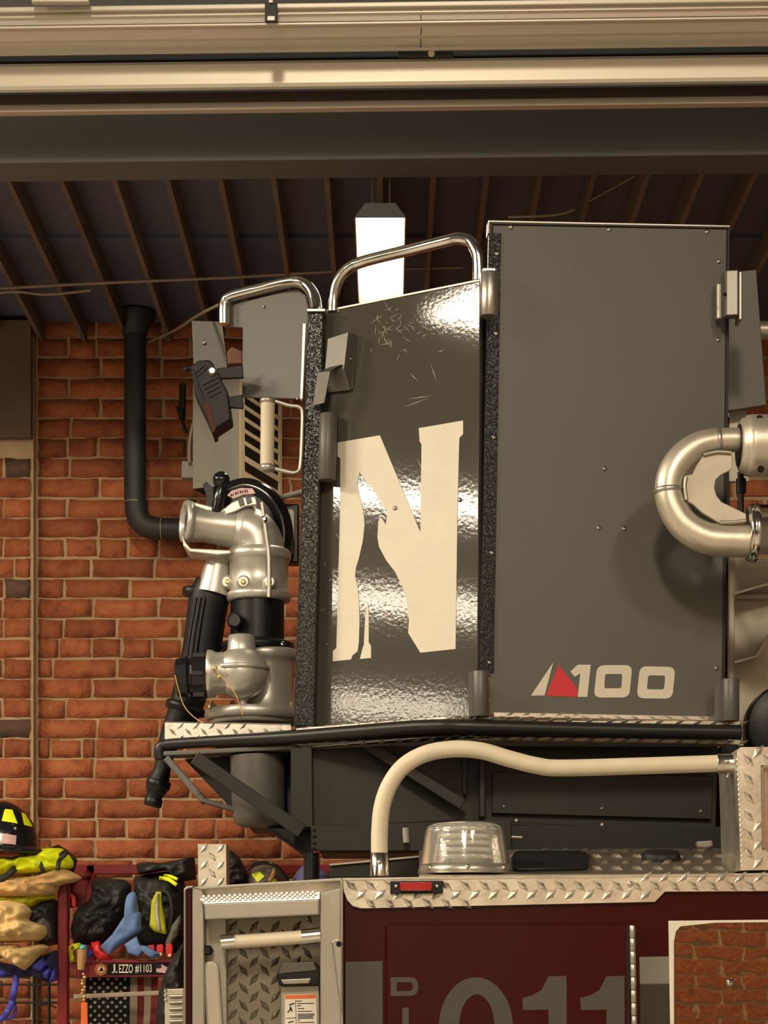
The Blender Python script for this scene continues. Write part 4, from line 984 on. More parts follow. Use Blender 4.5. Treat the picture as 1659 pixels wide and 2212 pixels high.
# turntable clutter under the platform
tpoly('turntable_bed', [(690, 1780), (1640, 1786), (1640, 1842), (690, 1842)], 5.15, .28, M['black'])
gp = tpoly('pierced_plate', [(672, 1784), (1105, 1770), (1105, 1838), (672, 1838)], 5.1, .02, M['paint_dark'])
b = MB()
for y in (1793, 1807, 1821, 1833): b.prism([P(x, yy, 5.095) for x, yy in [(674, y - 1), (682, y - 3), (684, y + 1), (676, y + 2)]], (0, .003, 0))
b.build('slot', M['ink'], gp)
tpoly('dark_tray', [(712, 1868), (905, 1850), (905, 1896), (712, 1896)], 4.95, .05, M['paint_dark'])
tpoly('tray_lip', [(712, 1866), (905, 1848), (905, 1852), (712, 1870)], 4.94, .06, M['steel'], bevel=0)
MB().tube([P(878, 1820, 5.05), P(876, 1788, 5.05)], .008, 10).build('small_fitting', M['box_grey'], tr)
MB().tube([P(673, 1842, 5.6), P(673, 1900, 5.6)], S(17, 5.6), 18).build('drop_post', M['black'], tr)
tpoly('grey_pad', [(1505, 1817), (1540, 1815), (1541, 1828), (1530, 1832), (1508, 1831)], 4.98, .03, M['frame'], bevel=.004)
tpoly('small_clip', [(1566, 1818), (1595, 1818), (1595, 1832), (1566, 1832)], 4.98, .02, M['cream'], bevel=.002)
MB().tube([P(1105, 1808, 5.05), P(1128, 1809, 5.05)], .004, 8).build('bolt_head', M['steel'], tr)
# ivory handrail
hr = thing('handrail', P(820, 1890, TD + .06)); hr.parent = tr; hr.location = P(820, 1890, TD + .06) - WL[tr.name]
hp = spline([(820, 1852), (820, 1800), (825, 1745), (841, 1697), (872, 1655), (920, 1628), (980, 1618), (1040, 1622), (1100, 1639), (1160, 1654), (1215, 1659), (1400, 1654), (1552, 1649)], 7)
HD = TD + .06
MB().tube([P(x, y, HD) for x, y in hp], S(18.3, HD), 44, rib=.09).build('ribbed_rail', M['ivory'], hr)
st = MB().lathe(P(820, 1893, HD), (0, 0, 1), [(0, S(21, HD)), (S(50, HD), S(20, HD)), (S(51, HD), S(18, HD))], 24).build('rail_stanchion', M['chrome'], hr)
MB().ball(P(820, 1862, HD - S(20, HD)), .0055).build('set_screw', M['steel'], st)
st = MB().lathe(P(1548, 1650, HD), (1, 0, .0), [(0, S(21, HD)), (S(1, HD), S(22, HD)), (S(55, HD), S(22, HD))], 24).build('rail_stanchion', M['chrome'], hr)
MB().ball(P(1571, 1645, HD - S(22, HD)), .0055).build('set_screw', M['steel'], st)
MB().tube([P(1575, 1668, HD), P(1570, 1680, HD)], .004, 8).build('drain_tip', M['steel'], hr)
# tread-covered post at the right
pp = [(1592, 1622), (1600, 1614), (1780, 1612), (1780, 1878), (1600, 1880)]
ph = [(1592, 1622), (1600, 1614), (1780, 1612), (1780, 1655), (1647, 1656), (1650, 1832), (1780, 1832), (1780, 1878), (1600, 1880)]
b = MB().prism([P(x, y, TD - .005) for x, y in ph], (0, .25, 0))
b.treads(ph, tp_(TD - .005), (0, -1, 0), 42, 20, .038, .016, .006, 50, 4)
po = b.build('tread_post', M['tread'], tr)
b = MB()
for k in range(22): b.lozenge(P(1593 + k * .5, 1640 + k * 11, TD - .004), Vector((.2, 0, 1)).normalized(), Vector((1, 0, -.2)).normalized(), Vector((0, -1, 0)), .014, .006, .004)
b.build('post_edge_tread', M['tread'], po)
tpoly('post_recess', [(1644, 1652), (1780, 1652), (1780, 1836), (1648, 1836)], TD + .04, .02, M['chrome'], po)
b = MB()
for q in ([(1643, 1652), (1650, 1652), (1654, 1836), (1646, 1836)], [(1643, 1652), (1780, 1650), (1780, 1656), (1643, 1658)], [(1646, 1830), (1780, 1830), (1780, 1838), (1646, 1838)]): b.prism([P(x, y, TD - .008) for x, y in q], (0, .02, 0))
b.build('recess_frame', M['chrome'], po, bevel=.002)
# clear beacon
bc = thing('beacon', P(1006, 1887, TD + .1)); bc.parent = tr; bc.location = P(1006, 1887, TD + .1) - WL[tr.name]
BD = TD + .12
def bl(prof): y0 = prof[0][0]; return [(S(y0 - y, BD), S(r, BD)) for y, r in prof]
MB().lathe(P(1006, 1889, BD), (0, 0, 1), bl([(1889, 102), (1886, 104), (1870, 100), (1868, 94)]), 40).build('beacon_base', M['frame'], bc)
MB().lathe(P(1004, 1868, BD), (0, 0, 1), bl([(1868, 96), (1862, 95.5), (1800, 86), (1786, 81), (1780, 70), (1776, 40), (1775, 2)]), 96, rib=.012).build('beacon_lens', M['lens'] if 'lens' in M else M['paper'], bc)
MB().lathe(P(1004, 1868, BD), (0, 0, 1), bl([(1868, 70), (1860, 66), (1850, 30), (1830, 26), (1822, 60), (1815, 60), (1808, 26), (1795, 22), (1790, 8)]), 24).build('beacon_core', M['chrome'], bc)
for k in range(5):
    MB().lathe(P(1004, 1858 - k * 15, BD), (0, 0, 1), [(0, S(93 - k * 2.6, BD)), (.004, S(94.5 - k * 2.6, BD)), (.008, S(92.5 - k * 2.6, BD))], 48).build('lens_ring', M['lens'], bc)
for a in (-50, 0, 50):
    MB().ball(P(1006, 1877, BD) + Vector((math.sin(R(a)), -math.cos(R(a)), 0)) * S(102, BD), .006).build('base_bolt', M['chrome'], bc)

# folding step recess at the left end
sb = thing('step_recess', P(570, 2300, TD)); sb.parent = tr; sb.location = P(570, 2300, TD) - WL[tr.name]
def sp_(name, pts, d, t, m, bevel=.002, parent=None, label=None): return MB().prism([P(x, y, d) for x, y in pts], (0, t, 0)).build(name, m, parent or sb, bevel=bevel, label=label)
FD = TD - .02
sp_('edge_trim', [(398, 1921), (404, 1916), (414, 1916), (414, 2500), (398, 2500)], FD, .3, M['maroon'], .003)
sp_('edge_bead', [(397, 1920), (403, 1914), (416, 1913), (416, 1918), (404, 1920), (401, 1925), (401, 2500), (397, 2500)], FD - .006, .02, M['frame'], .002)
sp_('left_stile', [(415, 1916), (434, 1914), (440, 1935), (442, 2500), (415, 2500)], FD, .03, M['frame'], .002)
sp_('top_frame', [(414, 1916), (739, 1896), (739, 1903), (434, 1922)], FD - .004, .05, M['frame'], .002)
sp_('top_soffit', [(434, 1920), (737, 1901), (738, 1930), (640, 1936), (436, 1942)], FD + .055, .02, M['tread'])
sp_('right_stile', [(690, 1930), (737, 1917), (738, 2500), (694, 2500)], FD, .05, M['frame'], .003)
sp_('right_edge', [(735, 1902), (741, 1902), (742, 2500), (736, 2500)], FD - .005, .06, M['frame'], .002)
stp = sp_('step', [(440, 1951), (690, 1941), (690, 1976), (442, 1987)], FD - .03, .16, M['frame'], .004)
b = MB().prism([P(432, 1941, FD - .03), P(690, 1927, FD - .03), P(690, 1942, FD - .032), P(440, 1952, FD - .032)], (0, .15, 0))
r = 0
for row_ in range(3):
    for k in range(22):
        t = (k + (.5 if row_ % 2 else 0)) / 22.0
        x = 440 + 248 * t; y = 1937 + row_ * 4.6 - 10 * t
        b.lathe(P(x, y, FD - .0305), (0, -1, .3), [(0, .0042), (.002, .0038), (.0032, .002)], 8)
b.build('step_grip', M['tread'], stp)
bp_ = [(486, 1980), (692, 1975), (694, 2400), (490, 2400)]
b = MB().prism([P(x, y, FD + .1) for x, y in bp_], (0, .01, 0))
b.treads([(480, 1980), (696, 1972), (694, 2400), (492, 2400)], tp_(FD + .1), (0, -1, 0), 46, 19, .036, .014, .005, 128, 0)
b.build('back_tread', mat('recess_tread_plate', (.27, .24, .19), .3, .7, .15, 12), sb)
sp_('inner_panel', [(440, 1985), (488, 1982), (492, 2400), (442, 2400)], FD + .06, .05, M['frame'])
sp_('left_lever', [(438, 2090), (444, 2077), (462, 2075), (472, 2085), (486, 2300), (450, 2300)], FD + .03, .02, M['alu_dull'], .006)
MB().lathe(P(450, 2053, FD + .06), (0, -1, 0), [(0, S(12, FD)), (.03, S(12, FD)), (.036, S(8, FD))], 6).build('hex_knob', M['rubber'], sb)
MB().tube([P(500, 2035, FD + .0), P(656, 2024, FD + .0)], S(15, FD), 36, rib=.09).build('grab_bar', M['ivory'], sb)
for a, c in (((478, 2036), (508, 2033)), ((652, 2024), (692, 2020))):
    MB().tube([P(a[0], a[1], FD), P(c[0], c[1], FD)], S(17, FD), 20).build('bar_end', M['chrome'], sb)
sp_('right_lever', [(716, 2032), (724, 2027), (735, 2028), (740, 2036), (740, 2200), (728, 2130)], FD - .012, .012, M['frame'], .004)
MB().lathe(P(732, 2039, FD - .013), (0, -1, 0), [(0, S(6, FD)), (.002, S(6, FD))], 12).build('lever_bolt', M['ink'], sb)
lb = sp_('latch_housing', [(596, 2108), (610, 2080), (676, 2076), (692, 2090), (692, 2126), (604, 2130)], FD + .04, .06, M['black'], .004)
sp_('latch_face', [(610, 2080), (678, 2077), (684, 2096), (600, 2104)], FD + .036, .01, M['paint'], .002, lb)
sp_('latch_badge', [(606, 2116), (672, 2113), (668, 2124), (612, 2126)], FD + .037, .005, M['steel'], .002, lb)
sp_('backing_plate', [(606, 2130), (690, 2128), (692, 2300), (608, 2300)], FD + .07, .02, M['frame'], .002)
wl = sp_('warning_label', [(615, 2149), (683, 2147), (686, 2300), (616, 2300)], FD + .067, .002, M['paper'], 0)
sp_('label_header', [(616, 2150), (682, 2148), (682, 2156), (616, 2158)], FD + .066, .001, M['orange'], 0, wl)
b = MB()
for k, (x0, x1, y) in enumerate([(640, 652, 2162), (642, 678, 2167), (642, 650, 2172), (643, 657, 2178), (643, 674, 2184), (643, 679, 2190), (643, 679, 2193), (643, 676, 2196), (643, 677, 2199), (643, 648, 2203), (643, 679, 2208)]):
    b.prism([P(x0, y, FD + .066), P(x1, y - .4, FD + .066), P(x1, y + 1, FD + .066), P(x0, y + 1.4, FD + .066)], (0, .001, 0))
for q in ([(624, 2170), (636, 2166), (637, 2168), (626, 2172)], [(626, 2172), (629, 2180), (622, 2188), (620, 2187), (626, 2180)], [(628, 2174), (632, 2183), (630, 2186), (626, 2176)], [(617, 2199), (639, 2198), (639, 2199), (617, 2200)], [(638, 2160), (639, 2160), (640, 2212), (639, 2212)], [(622, 2208), (634, 2205), (634, 2207), (622, 2210)]):
    b.prism([P(x, y, FD + .066) for x, y in q], (0, .001, 0))
b.build('label_print', M['ink'], wl)
# tread-plate post and louvred vent beside the recess
tpq = [(427, 1823), (489, 1823), (490, 1935), (428, 1935)]
b = MB().prism([P(x, y, TD + .12) for x, y in tpq], (0, .08, 0)).treads(tpq, tp_(TD + .12), (0, -1, 0), 36, 18, .03, .011, .004, 52, 14, e=9)
b.build('tread_upright', M['tread'], tr, bevel=.0015)
vt = sp_('vent', [(356, 2137), (397, 2135), (398, 2400), (356, 2400)], TD + .06, .03, M['alu_dull'], .002)
for k in range(8):
    MB().tube([P(366, 2152 + k * 13.5, TD + .055), P(394, 2151 + k * 13.5, TD + .055)], .0035, 8).build('vent_louvre', M['frame'], vt)
for y in (2140, 2150, 2160): MB().ball(P(358, y, TD + .058), .004).build('vent_rivet', M['chrome'], vt)
# wheels below the picture, so that the truck stands on the floor
for x in (1.2, 3.0):
    MB().lathe((x - .6, 4.95, .52), (0, -1, 0), [(0, .4), (.02, .52), (.28, .52), (.3, .44), (.3, .3), (.26, .28)], 36).build('wheel', M['rubber'], tr)
# ================================================================ turnout gear rack along the wall
GD = 7.0
def gp(name, pts, d, t, m, parent=None, bevel=.003, **k):
    return MB().prism([P(x, y, d) for x, y in pts], (0, t, 0)).build(name, m, parent, bevel=bevel, **k)
rk = thing('gear_rack', Vector((P(250, 2100, 7.1).x, 7.1, 0)), 'maroon steel locker rack for turnout gear against the brick wall', 'rack')
for x in (137, -300, 760):
    a = P(x, 1893, 7.0); MB().box((a.x - .018, 6.98, 0), (a.x + .018, 7.02, a.z)).build('front_post', M['maroon_rack'], rk, bevel=.006)
    a = P(x + 60, 1866, 7.38); MB().box((a.x - .018, 7.36, 0), (a.x + .018, 7.4, a.z)).build('back_post', M['maroon_rack'], rk, bevel=.006)
    MB().bar(P(x + 3, 1899, 7.0), P(x + 60, 1880, 7.38), .03, .03).build('side_arm', M['maroon_rack'], rk, bevel=.006)
a = P(-500, 1868, 7.38); c = P(1000, 1889, 7.38)
MB().box((a.x, 7.36, c.z), (c.x, 7.4, a.z)).build('top_rail', M['maroon_rack'], rk, bevel=.004)
gp('side_plate', [(150, 1902), (187, 1902), (186, 1956), (150, 1962)], 7.1, .01, M['maroon_rack'], rk)
nb = gp('name_bar', [(164, 2078), (384, 2076), (384, 2110), (164, 2112)], 6.98, .02, M['maroon_rack'], rk)
gp('bar_lip', [(164, 2074), (384, 2072), (384, 2079), (164, 2081)], 6.97, .1, M['maroon_rack'], rk)
gp('name_plate', [(232, 2083), (378, 2081), (378, 2104), (232, 2106)], 6.975, .004, M['ink'], nb, 0)
def text(s, x0, y0, x1, y1, d, m, parent, name, bold=.012):
    cu = bpy.data.curves.new(name, 'FONT'); cu.body = s; cu.offset = bold; cu.extrude = .01; cu.resolution_u = 3
    to = bpy.data.objects.new(name, cu); COL.objects.link(to)
    dg = bpy.context.evaluated_depsgraph_get()
    me = bpy.data.meshes.new_from_object(to.evaluated_get(dg)); bpy.data.objects.remove(to)
    xs = [v.co.x for v in me.vertices]; ys = [v.co.y for v in me.vertices]
    mx0, mx1, my0, my1 = min(xs), max(xs), min(ys), max(ys)
    b = MB(); vs = []
    for v in me.vertices:
        u = (v.co.x - mx0) / (mx1 - mx0); w = (v.co.y - my0) / (my1 - my0)
        vs.append(P(x0 + (x1 - x0) * u, y1 + (y0 - y1) * w, d) - Vector((0, v.co.z * .05, 0)))
    b.add(vs, [list(p.vertices) for p in me.polygons])
    return b.build(name, m, parent)
text('J', 241, 2083, 249, 2102, 6.972, M['paper'], nb, 'plate_lettering')
gp('plate_lettering', [(250, 2098), (253, 2098), (253, 2102), (250, 2102)], 6.971, .001, M['paper'], nb, 0)
text('EZZO', 257, 2083, 287, 2102, 6.972, M['paper'], nb, 'plate_lettering')
text('#1103', 292, 2083, 328, 2102, 6.972, M['paper'], nb, 'plate_lettering')
MB().lathe(P(218, 2094, 6.972), (0, -1, 0), [(0, S(14, 7)), (.002, S(14, 7))], 8).build('plate_emblem', M['amber_glass'] if False else mat('orange_brown_emblem', (.42, .12, .02), .5), nb)
MB().lathe(P(219, 2094, 6.969), (0, -1, 0), [(0, S(7.5, 7)), (.002, S(7.5, 7))], 12).build('emblem_ring', M['cream'], nb)
MB().prism([P(x, y, 6.966) for x, y in [(219, 2088), (224, 2098), (214, 2098)]], (0, .001, 0)).build('emblem_mark', M['ink'], nb)
gp('flag_badge', [(336, 2086), (348, 2082), (362, 2090), (356, 2102), (338, 2100)], 6.972, .002, M['pink'], nb, 0)
gp('badge_canton', [(336, 2083), (348, 2080), (348, 2091), (336, 2092)], 6.97, .002, M['navy'], nb, 0)
gp('grey_bar', [(158, 2148), (344, 2140), (344, 2150), (158, 2158)], 6.9, .02, M['conduit'], rk)
# shelves behind the step frame and under the small gear
for y_, x0_, x1_ in ((1917, 470, 790), (2079, 150, 790)):
    a = P(x0_, y_, 7.0); c = P(x1_, y_, 7.0); MB().box((a.x, 6.99, a.z - .02), (c.x, 7.4, a.z)).build('shelf', M['maroon_rack'], rk, bevel=.003)
# wire back panel of the rack
for x in (-60, 73, 106): MB().tube([P(x, 2110, 7.3), Vector((P(x, 2110, 7.3).x, 7.3, .3))], .005, 8).build('wire', M['mesh_wire'], rk)
for y in (2126, 2165): MB().tube([P(-120, y, 7.3), P(132, y + 1, 7.3)], .004, 8).build('wire', M['mesh_wire'], rk)
MB().tube([P(x, y, 7.3) for x, y in spline([(76, 2173), (105, 2170), (122, 2178)], 4)], .003, 6).build('wire', M['mesh_wire'], rk)
gp('red_tag', [(146, 1928), (156, 1930), (163, 1938), (164, 1960), (155, 1958), (154, 1940), (147, 1936)], 7.02, .008, M['red_plastic'], None, .002, label='small red tag hanging beside the maroon rack post', cat='tag')

# ------------------------------------------------ soft things
def blob(name, pts, d, t, m, parent=None, fold=.35, fs=9.0, seed=0, rings=13, rs=84, flat=.0, **k):
    """padded cloth shape: traced outline with real thickness, domed towards both sides and creased"""
    n = len(pts); sm = []
    cl = pts + [pts[0]]
    per = [math.dist(cl[i], cl[i + 1]) for i in range(n)]; tot = sum(per)
    for q in range(rs):
        s = tot * q / rs; i = 0
        while s > per[i]: s -= per[i]; i += 1
        u = s / per[i]; sm.append((cl[i][0] + (cl[i + 1][0] - cl[i][0]) * u, cl[i][1] + (cl[i + 1][1] - cl[i][1]) * u))
    # light smoothing keeps corners soft
    sm = [((sm[i - 1][0] + 4 * sm[i][0] + sm[(i + 1) % rs][0]) / 6, (sm[i - 1][1] + 4 * sm[i][1] + sm[(i + 1) % rs][1]) / 6) for i in range(rs)]
    cx = sum(p[0] for p in sm) / rs; cy = sum(p[1] for p in sm) / rs
    b = MB(); vs = []; fs_ = []
    def h(x, y, s):
        base = math.sqrt(max(0, 1 - s ** 2.5))
        nz = noise.noise(Vector((x / 60 * fs / 3, y / 40 * fs / 3, seed * 3.7))) + .6 * noise.noise(Vector((x / 25 * fs / 5 + y / 60, y / 18 * fs / 5, seed * 1.3 + 9)))
        rd = 1 - abs(noise.noise(Vector((x / 45 + y / 90, y / 38 - x / 120, seed * 2.1)))) * 2.2
        w_ = noise.noise(Vector((x / 70, y / 50, seed * .9))) * 1.6
        cz = 1 - abs(noise.noise(Vector((x / 26 + y / 34 + w_, y / 30 - x / 60 + w_, seed * 4.3)))) * 2.6
        rd += .9 * max(cz, -.6)
        return t * (base * (1 - flat) + flat * min(1, (1 - s) * 6) + fold * (nz * .8 + rd * .35) * min(1, (1 - s) * 3.0))
    for side in (-1, 1):
        b0 = len(vs)
        for r in range(rings):
            s = 1 - r / rings
            for (x, y) in sm:
                px, py = cx + (x - cx) * s, cy + (y - cy) * s
                p = P(px, py, d); p.y += side * h(px, py, s) * (1 if side < 0 else .5); vs.append(p)
        p = P(cx, cy, d); p.y += side * h(cx, cy, 0) * (1 if side < 0 else .5); vs.append(p)
        c = len(vs) - 1
        for r in range(rings - 1):
            for q in range(rs):
                q2 = (q + 1) % rs; f = [b0 + r * rs + q, b0 + r * rs + q2, b0 + (r + 1) * rs + q2, b0 + (r + 1) * rs + q]
                fs_.append(f if side < 0 else f[::-1])
        for q in range(rs):
            q2 = (q + 1) % rs; f = [b0 + (rings - 1) * rs + q, b0 + (rings - 1) * rs + q2, c]
            fs_.append(f if side < 0 else f[::-1])
    b.add(vs, fs_, True)
    return b.build(name, m, parent, **k)
def strap(name, pts, d, w, m, parent=None, t=.004, **k):
    """ribbon along a traced line; w in pixels"""
    sp = spline(pts, 6); b = MB(); vs = []; n = len(sp)
    for i, p in enumerate(sp):
        a = Vector(sp[max(i - 1, 0)][:2]); c = Vector(sp[min(i + 1, n - 1)][:2]); u = (c - a).normalized(); nn = Vector((-u.y, u.x)) * (p[2] if len(p) > 2 else w) / 2
        dd = d + .012 * math.sin(i * .45)
        for sg in (1, -1): 
            q = P(p[0] + nn.x * sg, p[1] + nn.y * sg, dd); vs.append(q); vs.append(q + Vector((0, t, 0)))
    fs = []
    for i in range(n - 1):
        o = i * 4; e = o + 4
        fs += [[o, o + 2, e + 2, e], [o + 1, e + 1, e + 3, o + 3], [o, e, e + 1, o + 1], [o + 2, o + 3, e + 3, e + 2]]
    fs += [[0, 1, 3, 2], [n * 4 - 4, n * 4 - 2, n * 4 - 1, n * 4 - 3]]
    b.add(vs, fs, True); return b.build(name, m, parent, **k)

# --- black fire helmet on the hi-vis jacket
def helmet(name, cx, yt, R0, yb, d, m, label, brim=1.22, group=None):
    hm = thing(name, P(cx, yb, d), label, 'helmet', group)
    H = yb - yt
    prof = [(yb, R0), (yb - .25 * H, R0 * .97), (yb - .5 * H, R0 * .88), (yb - .72 * H, R0 * .70), (yb - .88 * H, R0 * .46), (yb - .97 * H, R0 * .22), (yt, .5)]
    MB().lathe(P(cx, yb, d), (0, 0, 1), [(S(yb - y, d), S(r, d)) for y, r in prof], 40).build('shell', m, hm)
    MB().lathe(P(cx, yb + .1 * H, d), (0, 0, 1), [(0, S(R0 * .9, d)), (0, S(R0 * (brim - .05), d)), (S(.03 * H, d), S(R0 * brim, d)), (S(.06 * H, d), S(R0 * (brim - .03), d)), (S(.14 * H, d), S(R0 * 1.0, d))], 40).build('brim', m, hm)
    def rad(y):
        for (ya, ra), (yb_, rb_) in zip(prof[:-1], prof[1:]):
            if yb_ <= y <= ya: return ra + (rb_ - ra) * (ya - y) / (ya - yb_)
        return prof[0][1]
    def surf(x, y, off=.003):
        r = rad(y); dx = max(-r * .97, min(r * .97, x - cx)); p = P(cx + dx, y, d); p.y = d - S(math.sqrt(max(r * r - dx * dx, 0)), d) - off; return p
    return hm, surf, rad
def patch(surf, quad, m, parent, name, n=6, off=.003):
    (a, b_, c, e) = [Vector(q) for q in quad]; vs = []; fs = []
    for i in range(n + 1):
        for j in range(n + 1):
            p = a.lerp(b_, i / n).lerp(e.lerp(c, i / n), j / n); vs.append(surf(p.x, p.y, off))
    for i in range(n):
        for j in range(n): o = i * (n + 1) + j; fs.append([o, o + n + 1, o + n + 2, o + 1])
    return MB().add(vs, fs, True).build(name, m, parent)
hm, sf, rad = helmet('fire_helmet', 6, 1730, 77, 1834, 6.92, M['gloss_black'], 'glossy black fire helmet with yellow patches on top of hi-vis jacket')
patch(sf, [(19, 1751), (34, 1752), (48, 1783), (16, 1778)], M['hivis'], hm, 'yellow_patch')
patch(sf, [(51, 1756), (58, 1760), (75, 1788), (60, 1785)], M['hivis'], hm, 'yellow_patch')
patch(sf, [(19, 1805), (47, 1809), (46, 1829), (17, 1826)], M['pink'], hm, 'sticker')
MB().tube([sf(-2, 1833 - 98 * q / 10, .001) for q in range(11)], .006, 8).build('shell_ridge', M['gloss_black'], hm)
for x, y in ((10, 1798), (44, 1794)): MB().ball(sf(x, y, .0), .006).build('shell_rivet', M['steel'], hm)
# --- hi-vis jacket
jk = blob('hi_vis_jacket', [(-60, 1850), (30, 1852), (80, 1838), (105, 1831), (135, 1832), (150, 1848), (160, 1862), (158, 1876), (130, 1884), (60, 1890), (-60, 1892)], 6.97, .1, M['hivis'], seed=1, label='bright yellow hi-vis jacket folded under the black helmet', cat='jacket')
blob('dark_lining', [(96, 1835), (126, 1824), (146, 1836), (168, 1858), (160, 1885), (110, 1892), (90, 1868)], 7.02, .09, M['black_cloth'], jk, seed=2)
strap('black_band', [(82, 1842), (86, 1862), (92, 1880), (95, 1892)], 6.865, 9, M['black_cloth'], jk)
strap('black_band', [(60, 1850), (36, 1872), (14, 1892), (-20, 1905)], 6.865, 14, M['black_cloth'], jk)
strap('black_band', [(142, 1846), (128, 1858), (124, 1880)], 6.88, 9, M['black_cloth'], jk)
# --- tan coats
blob('turnout_coat', [(-60, 1902), (20, 1897), (80, 1892), (112, 1886), (136, 1874), (158, 1884), (180, 1897), (160, 1906), (130, 1912), (124, 1930), (90, 1938), (20, 1940), (-60, 1938)], 6.95, .09, M['tan'], seed=3, fold=.25, label='folded tan turnout coat lying under the yellow jacket', cat='coat')
ys = blob('reflective_trim_roll', [(-60, 1934), (60, 1936), (120, 1930), (122, 1940), (90, 1948), (70, 1962), (-60, 1950)], 6.97, .05, M['hivis_dull'], seed=4, label='dull yellow trim roll squeezed between two tan coats', cat='trim')
blob('turnout_coat', [(-60, 1948), (20, 1944), (56, 1953), (70, 1968), (62, 1988), (80, 1994), (100, 2002), (101, 2020), (88, 2032), (40, 2036), (-60, 2036)], 6.90, .12, M['tan_pale'], seed=5, fold=.32, fs=8, rings=18, rs=110, label='crumpled pale tan turnout coat beside the maroon post', cat='coat')
blob('black_bundle', [(62, 1950), (110, 1940), (126, 1945), (126, 2040), (90, 2046), (70, 2030), (64, 1985)], 7.02, .08, M['black_cloth'], seed=6, label='black cloth bundle tucked behind the pale tan coat', cat='cloth')
blob('grey_cuff', [(78, 1990), (98, 1978), (112, 2000), (112, 2026), (98, 2034), (88, 2010)], 6.96, .05, M['grey_cloth'], seed=7, label='grey cuff sticking out behind the pale tan coat', cat='cloth')
blob('tan_hood', [(-60, 2042), (40, 2040), (58, 2058), (72, 2044), (92, 2039), (108, 2046), (90, 2060), (72, 2080), (54, 2097), (30, 2083), (0, 2064), (-60, 2030)], 6.90, .08, M['tan_pale'], seed=8, fold=.3, label='pointed tan canvas hood hanging over the blue webbing', cat='hood')
# --- blue webbing
wb = blob('blue_bag', [(-30, 2070), (40, 2090), (70, 2080), (94, 2064), (124, 2050), (126, 2110), (104, 2125), (84, 2108), (50, 2112), (-30, 2110)], 6.98, .05, M['navy'], seed=9, label='royal blue webbing bag hanging below the tan hood', cat='bag')
blob('blue_fold', [(68, 2085), (92, 2068), (106, 2084), (92, 2100), (70, 2094)], 6.93, .03, M['royal'], wb, seed=10)
blob('blue_fold', [(92, 2100), (106, 2090), (113, 2098), (108, 2114), (94, 2112)], 6.93, .03, M['royal'], wb, seed=11)
blob('blue_fold', [(112, 2100), (123, 2086), (124, 2118), (106, 2124)], 6.93, .03, M['royal'], wb, seed=12)
strap('blue_strap', [(34, 2092), (34, 2120), (28, 2150), (26, 2165), (16, 2185), (4, 2200), (-20, 2196)], 6.93, 14, M['royal'], wb)
strap('blue_strap', [(28, 2160), (33, 2178), (30, 2195), (14, 2200), (4, 2194)], 6.95, 7, M['royal'], wb)
strap('blue_strap', [(30, 2086), (10, 2100), (-20, 2112)], 6.93, 14, M['royal'], wb)
# --- black trousers and coat in the middle bay
blob('black_bag', [(160, 1975), (172, 1955), (195, 1945), (200, 1925), (198, 1900), (220, 1896), (270, 1900), (284, 1912), (282, 1940), (268, 1990), (240, 2020), (236, 2040), (160, 2042), (152, 2010)], 7.08, .1, M['black_cloth'], seed=13, fold=.3, fs=7, rings=18, rs=110, label='crumpled black gear bag on rack shelf right of the maroon post', cat='bag')
bc_ = blob('black_coat', [(288, 1894), (320, 1888), (345, 1884), (390, 1880), (402, 1920), (400, 2040), (380, 2060), (300, 2050), (290, 2020), (300, 1960), (290, 1930)], 7.12, .1, M['black_cloth'], seed=14, fold=.25, fs=7, rings=11, rs=80, label='black turnout coat with yellow and silver sleeve stripes on the rack', cat='coat')
blob('yellow_stripe', [(337, 1926), (349, 1926), (350, 1951), (357, 1988), (360, 2017), (354, 2018), (332, 2011), (322, 2000), (325, 1974), (327, 1947)], 6.985, .012, M['hivis_dull'], bc_, seed=31, fold=.2, flat=.8)
strap('silver_stripe', [(342, 1930, 6), (339, 1965, 9), (344, 2012, 10)], 6.955, 9, M['silver_tape'], bc_)
strap('yellow_stripe', [(344, 1896), (364, 1900), (382, 1912)], 7.0, 8, M['hivis'], bc_)
strap('yellow_stripe', [(354, 1891), (368, 1893), (384, 1900)], 7.02, 7, M['hivis'], bc_)
MB().tube([P(x, y, 7.0) for x, y in spline([(330, 1928), (350, 1924), (366, 1935), (371, 1970), (366, 2010)], 6)], S(5, 7), 10).build('sleeve_cuff', M['black_cloth'], bc_)
hb_ = blob('black_hood', [(294, 1866), (306, 1862), (350, 1864), (392, 1856), (420, 1850), (425, 1900), (392, 1905), (360, 1880), (330, 1884), (298, 1890)], 7.1, .09, M['black_cloth'], seed=15, fold=.3, label='black hood lying on the top rail above the black coat', cat='hood')
blob('grey_strap_end', [(356, 2040), (372, 1998), (390, 1975), (392, 1990), (384, 2020), (366, 2050)], 6.98, .02, M['grey_cloth'], seed=16, label='grey strap end slanting down in front of the black coat', cat='strap')
# --- pale blue towel
tw = blob('blue_towel', [(272, 1938), (280, 1928), (292, 1926), (296, 1940), (297, 1968), (305, 1972), (305, 2012), (285, 2024), (262, 2040), (236, 2064), (216, 2046), (240, 2022), (256, 1998), (276, 1968), (278, 1945)], 6.97, .03, M['blue_cloth'], seed=17, fold=.15, flat=.6, rings=8, rs=80, label='pale blue towel draped over the shelf with black gear', cat='towel')
blob('towel_tail', [(268, 2040), (296, 2022), (300, 2040), (320, 2044), (348, 2062), (330, 2072), (312, 2056), (300, 2068), (278, 2060)], 6.95, .03, M['blue_cloth'], tw, seed=18, fold=.15, flat=.5)
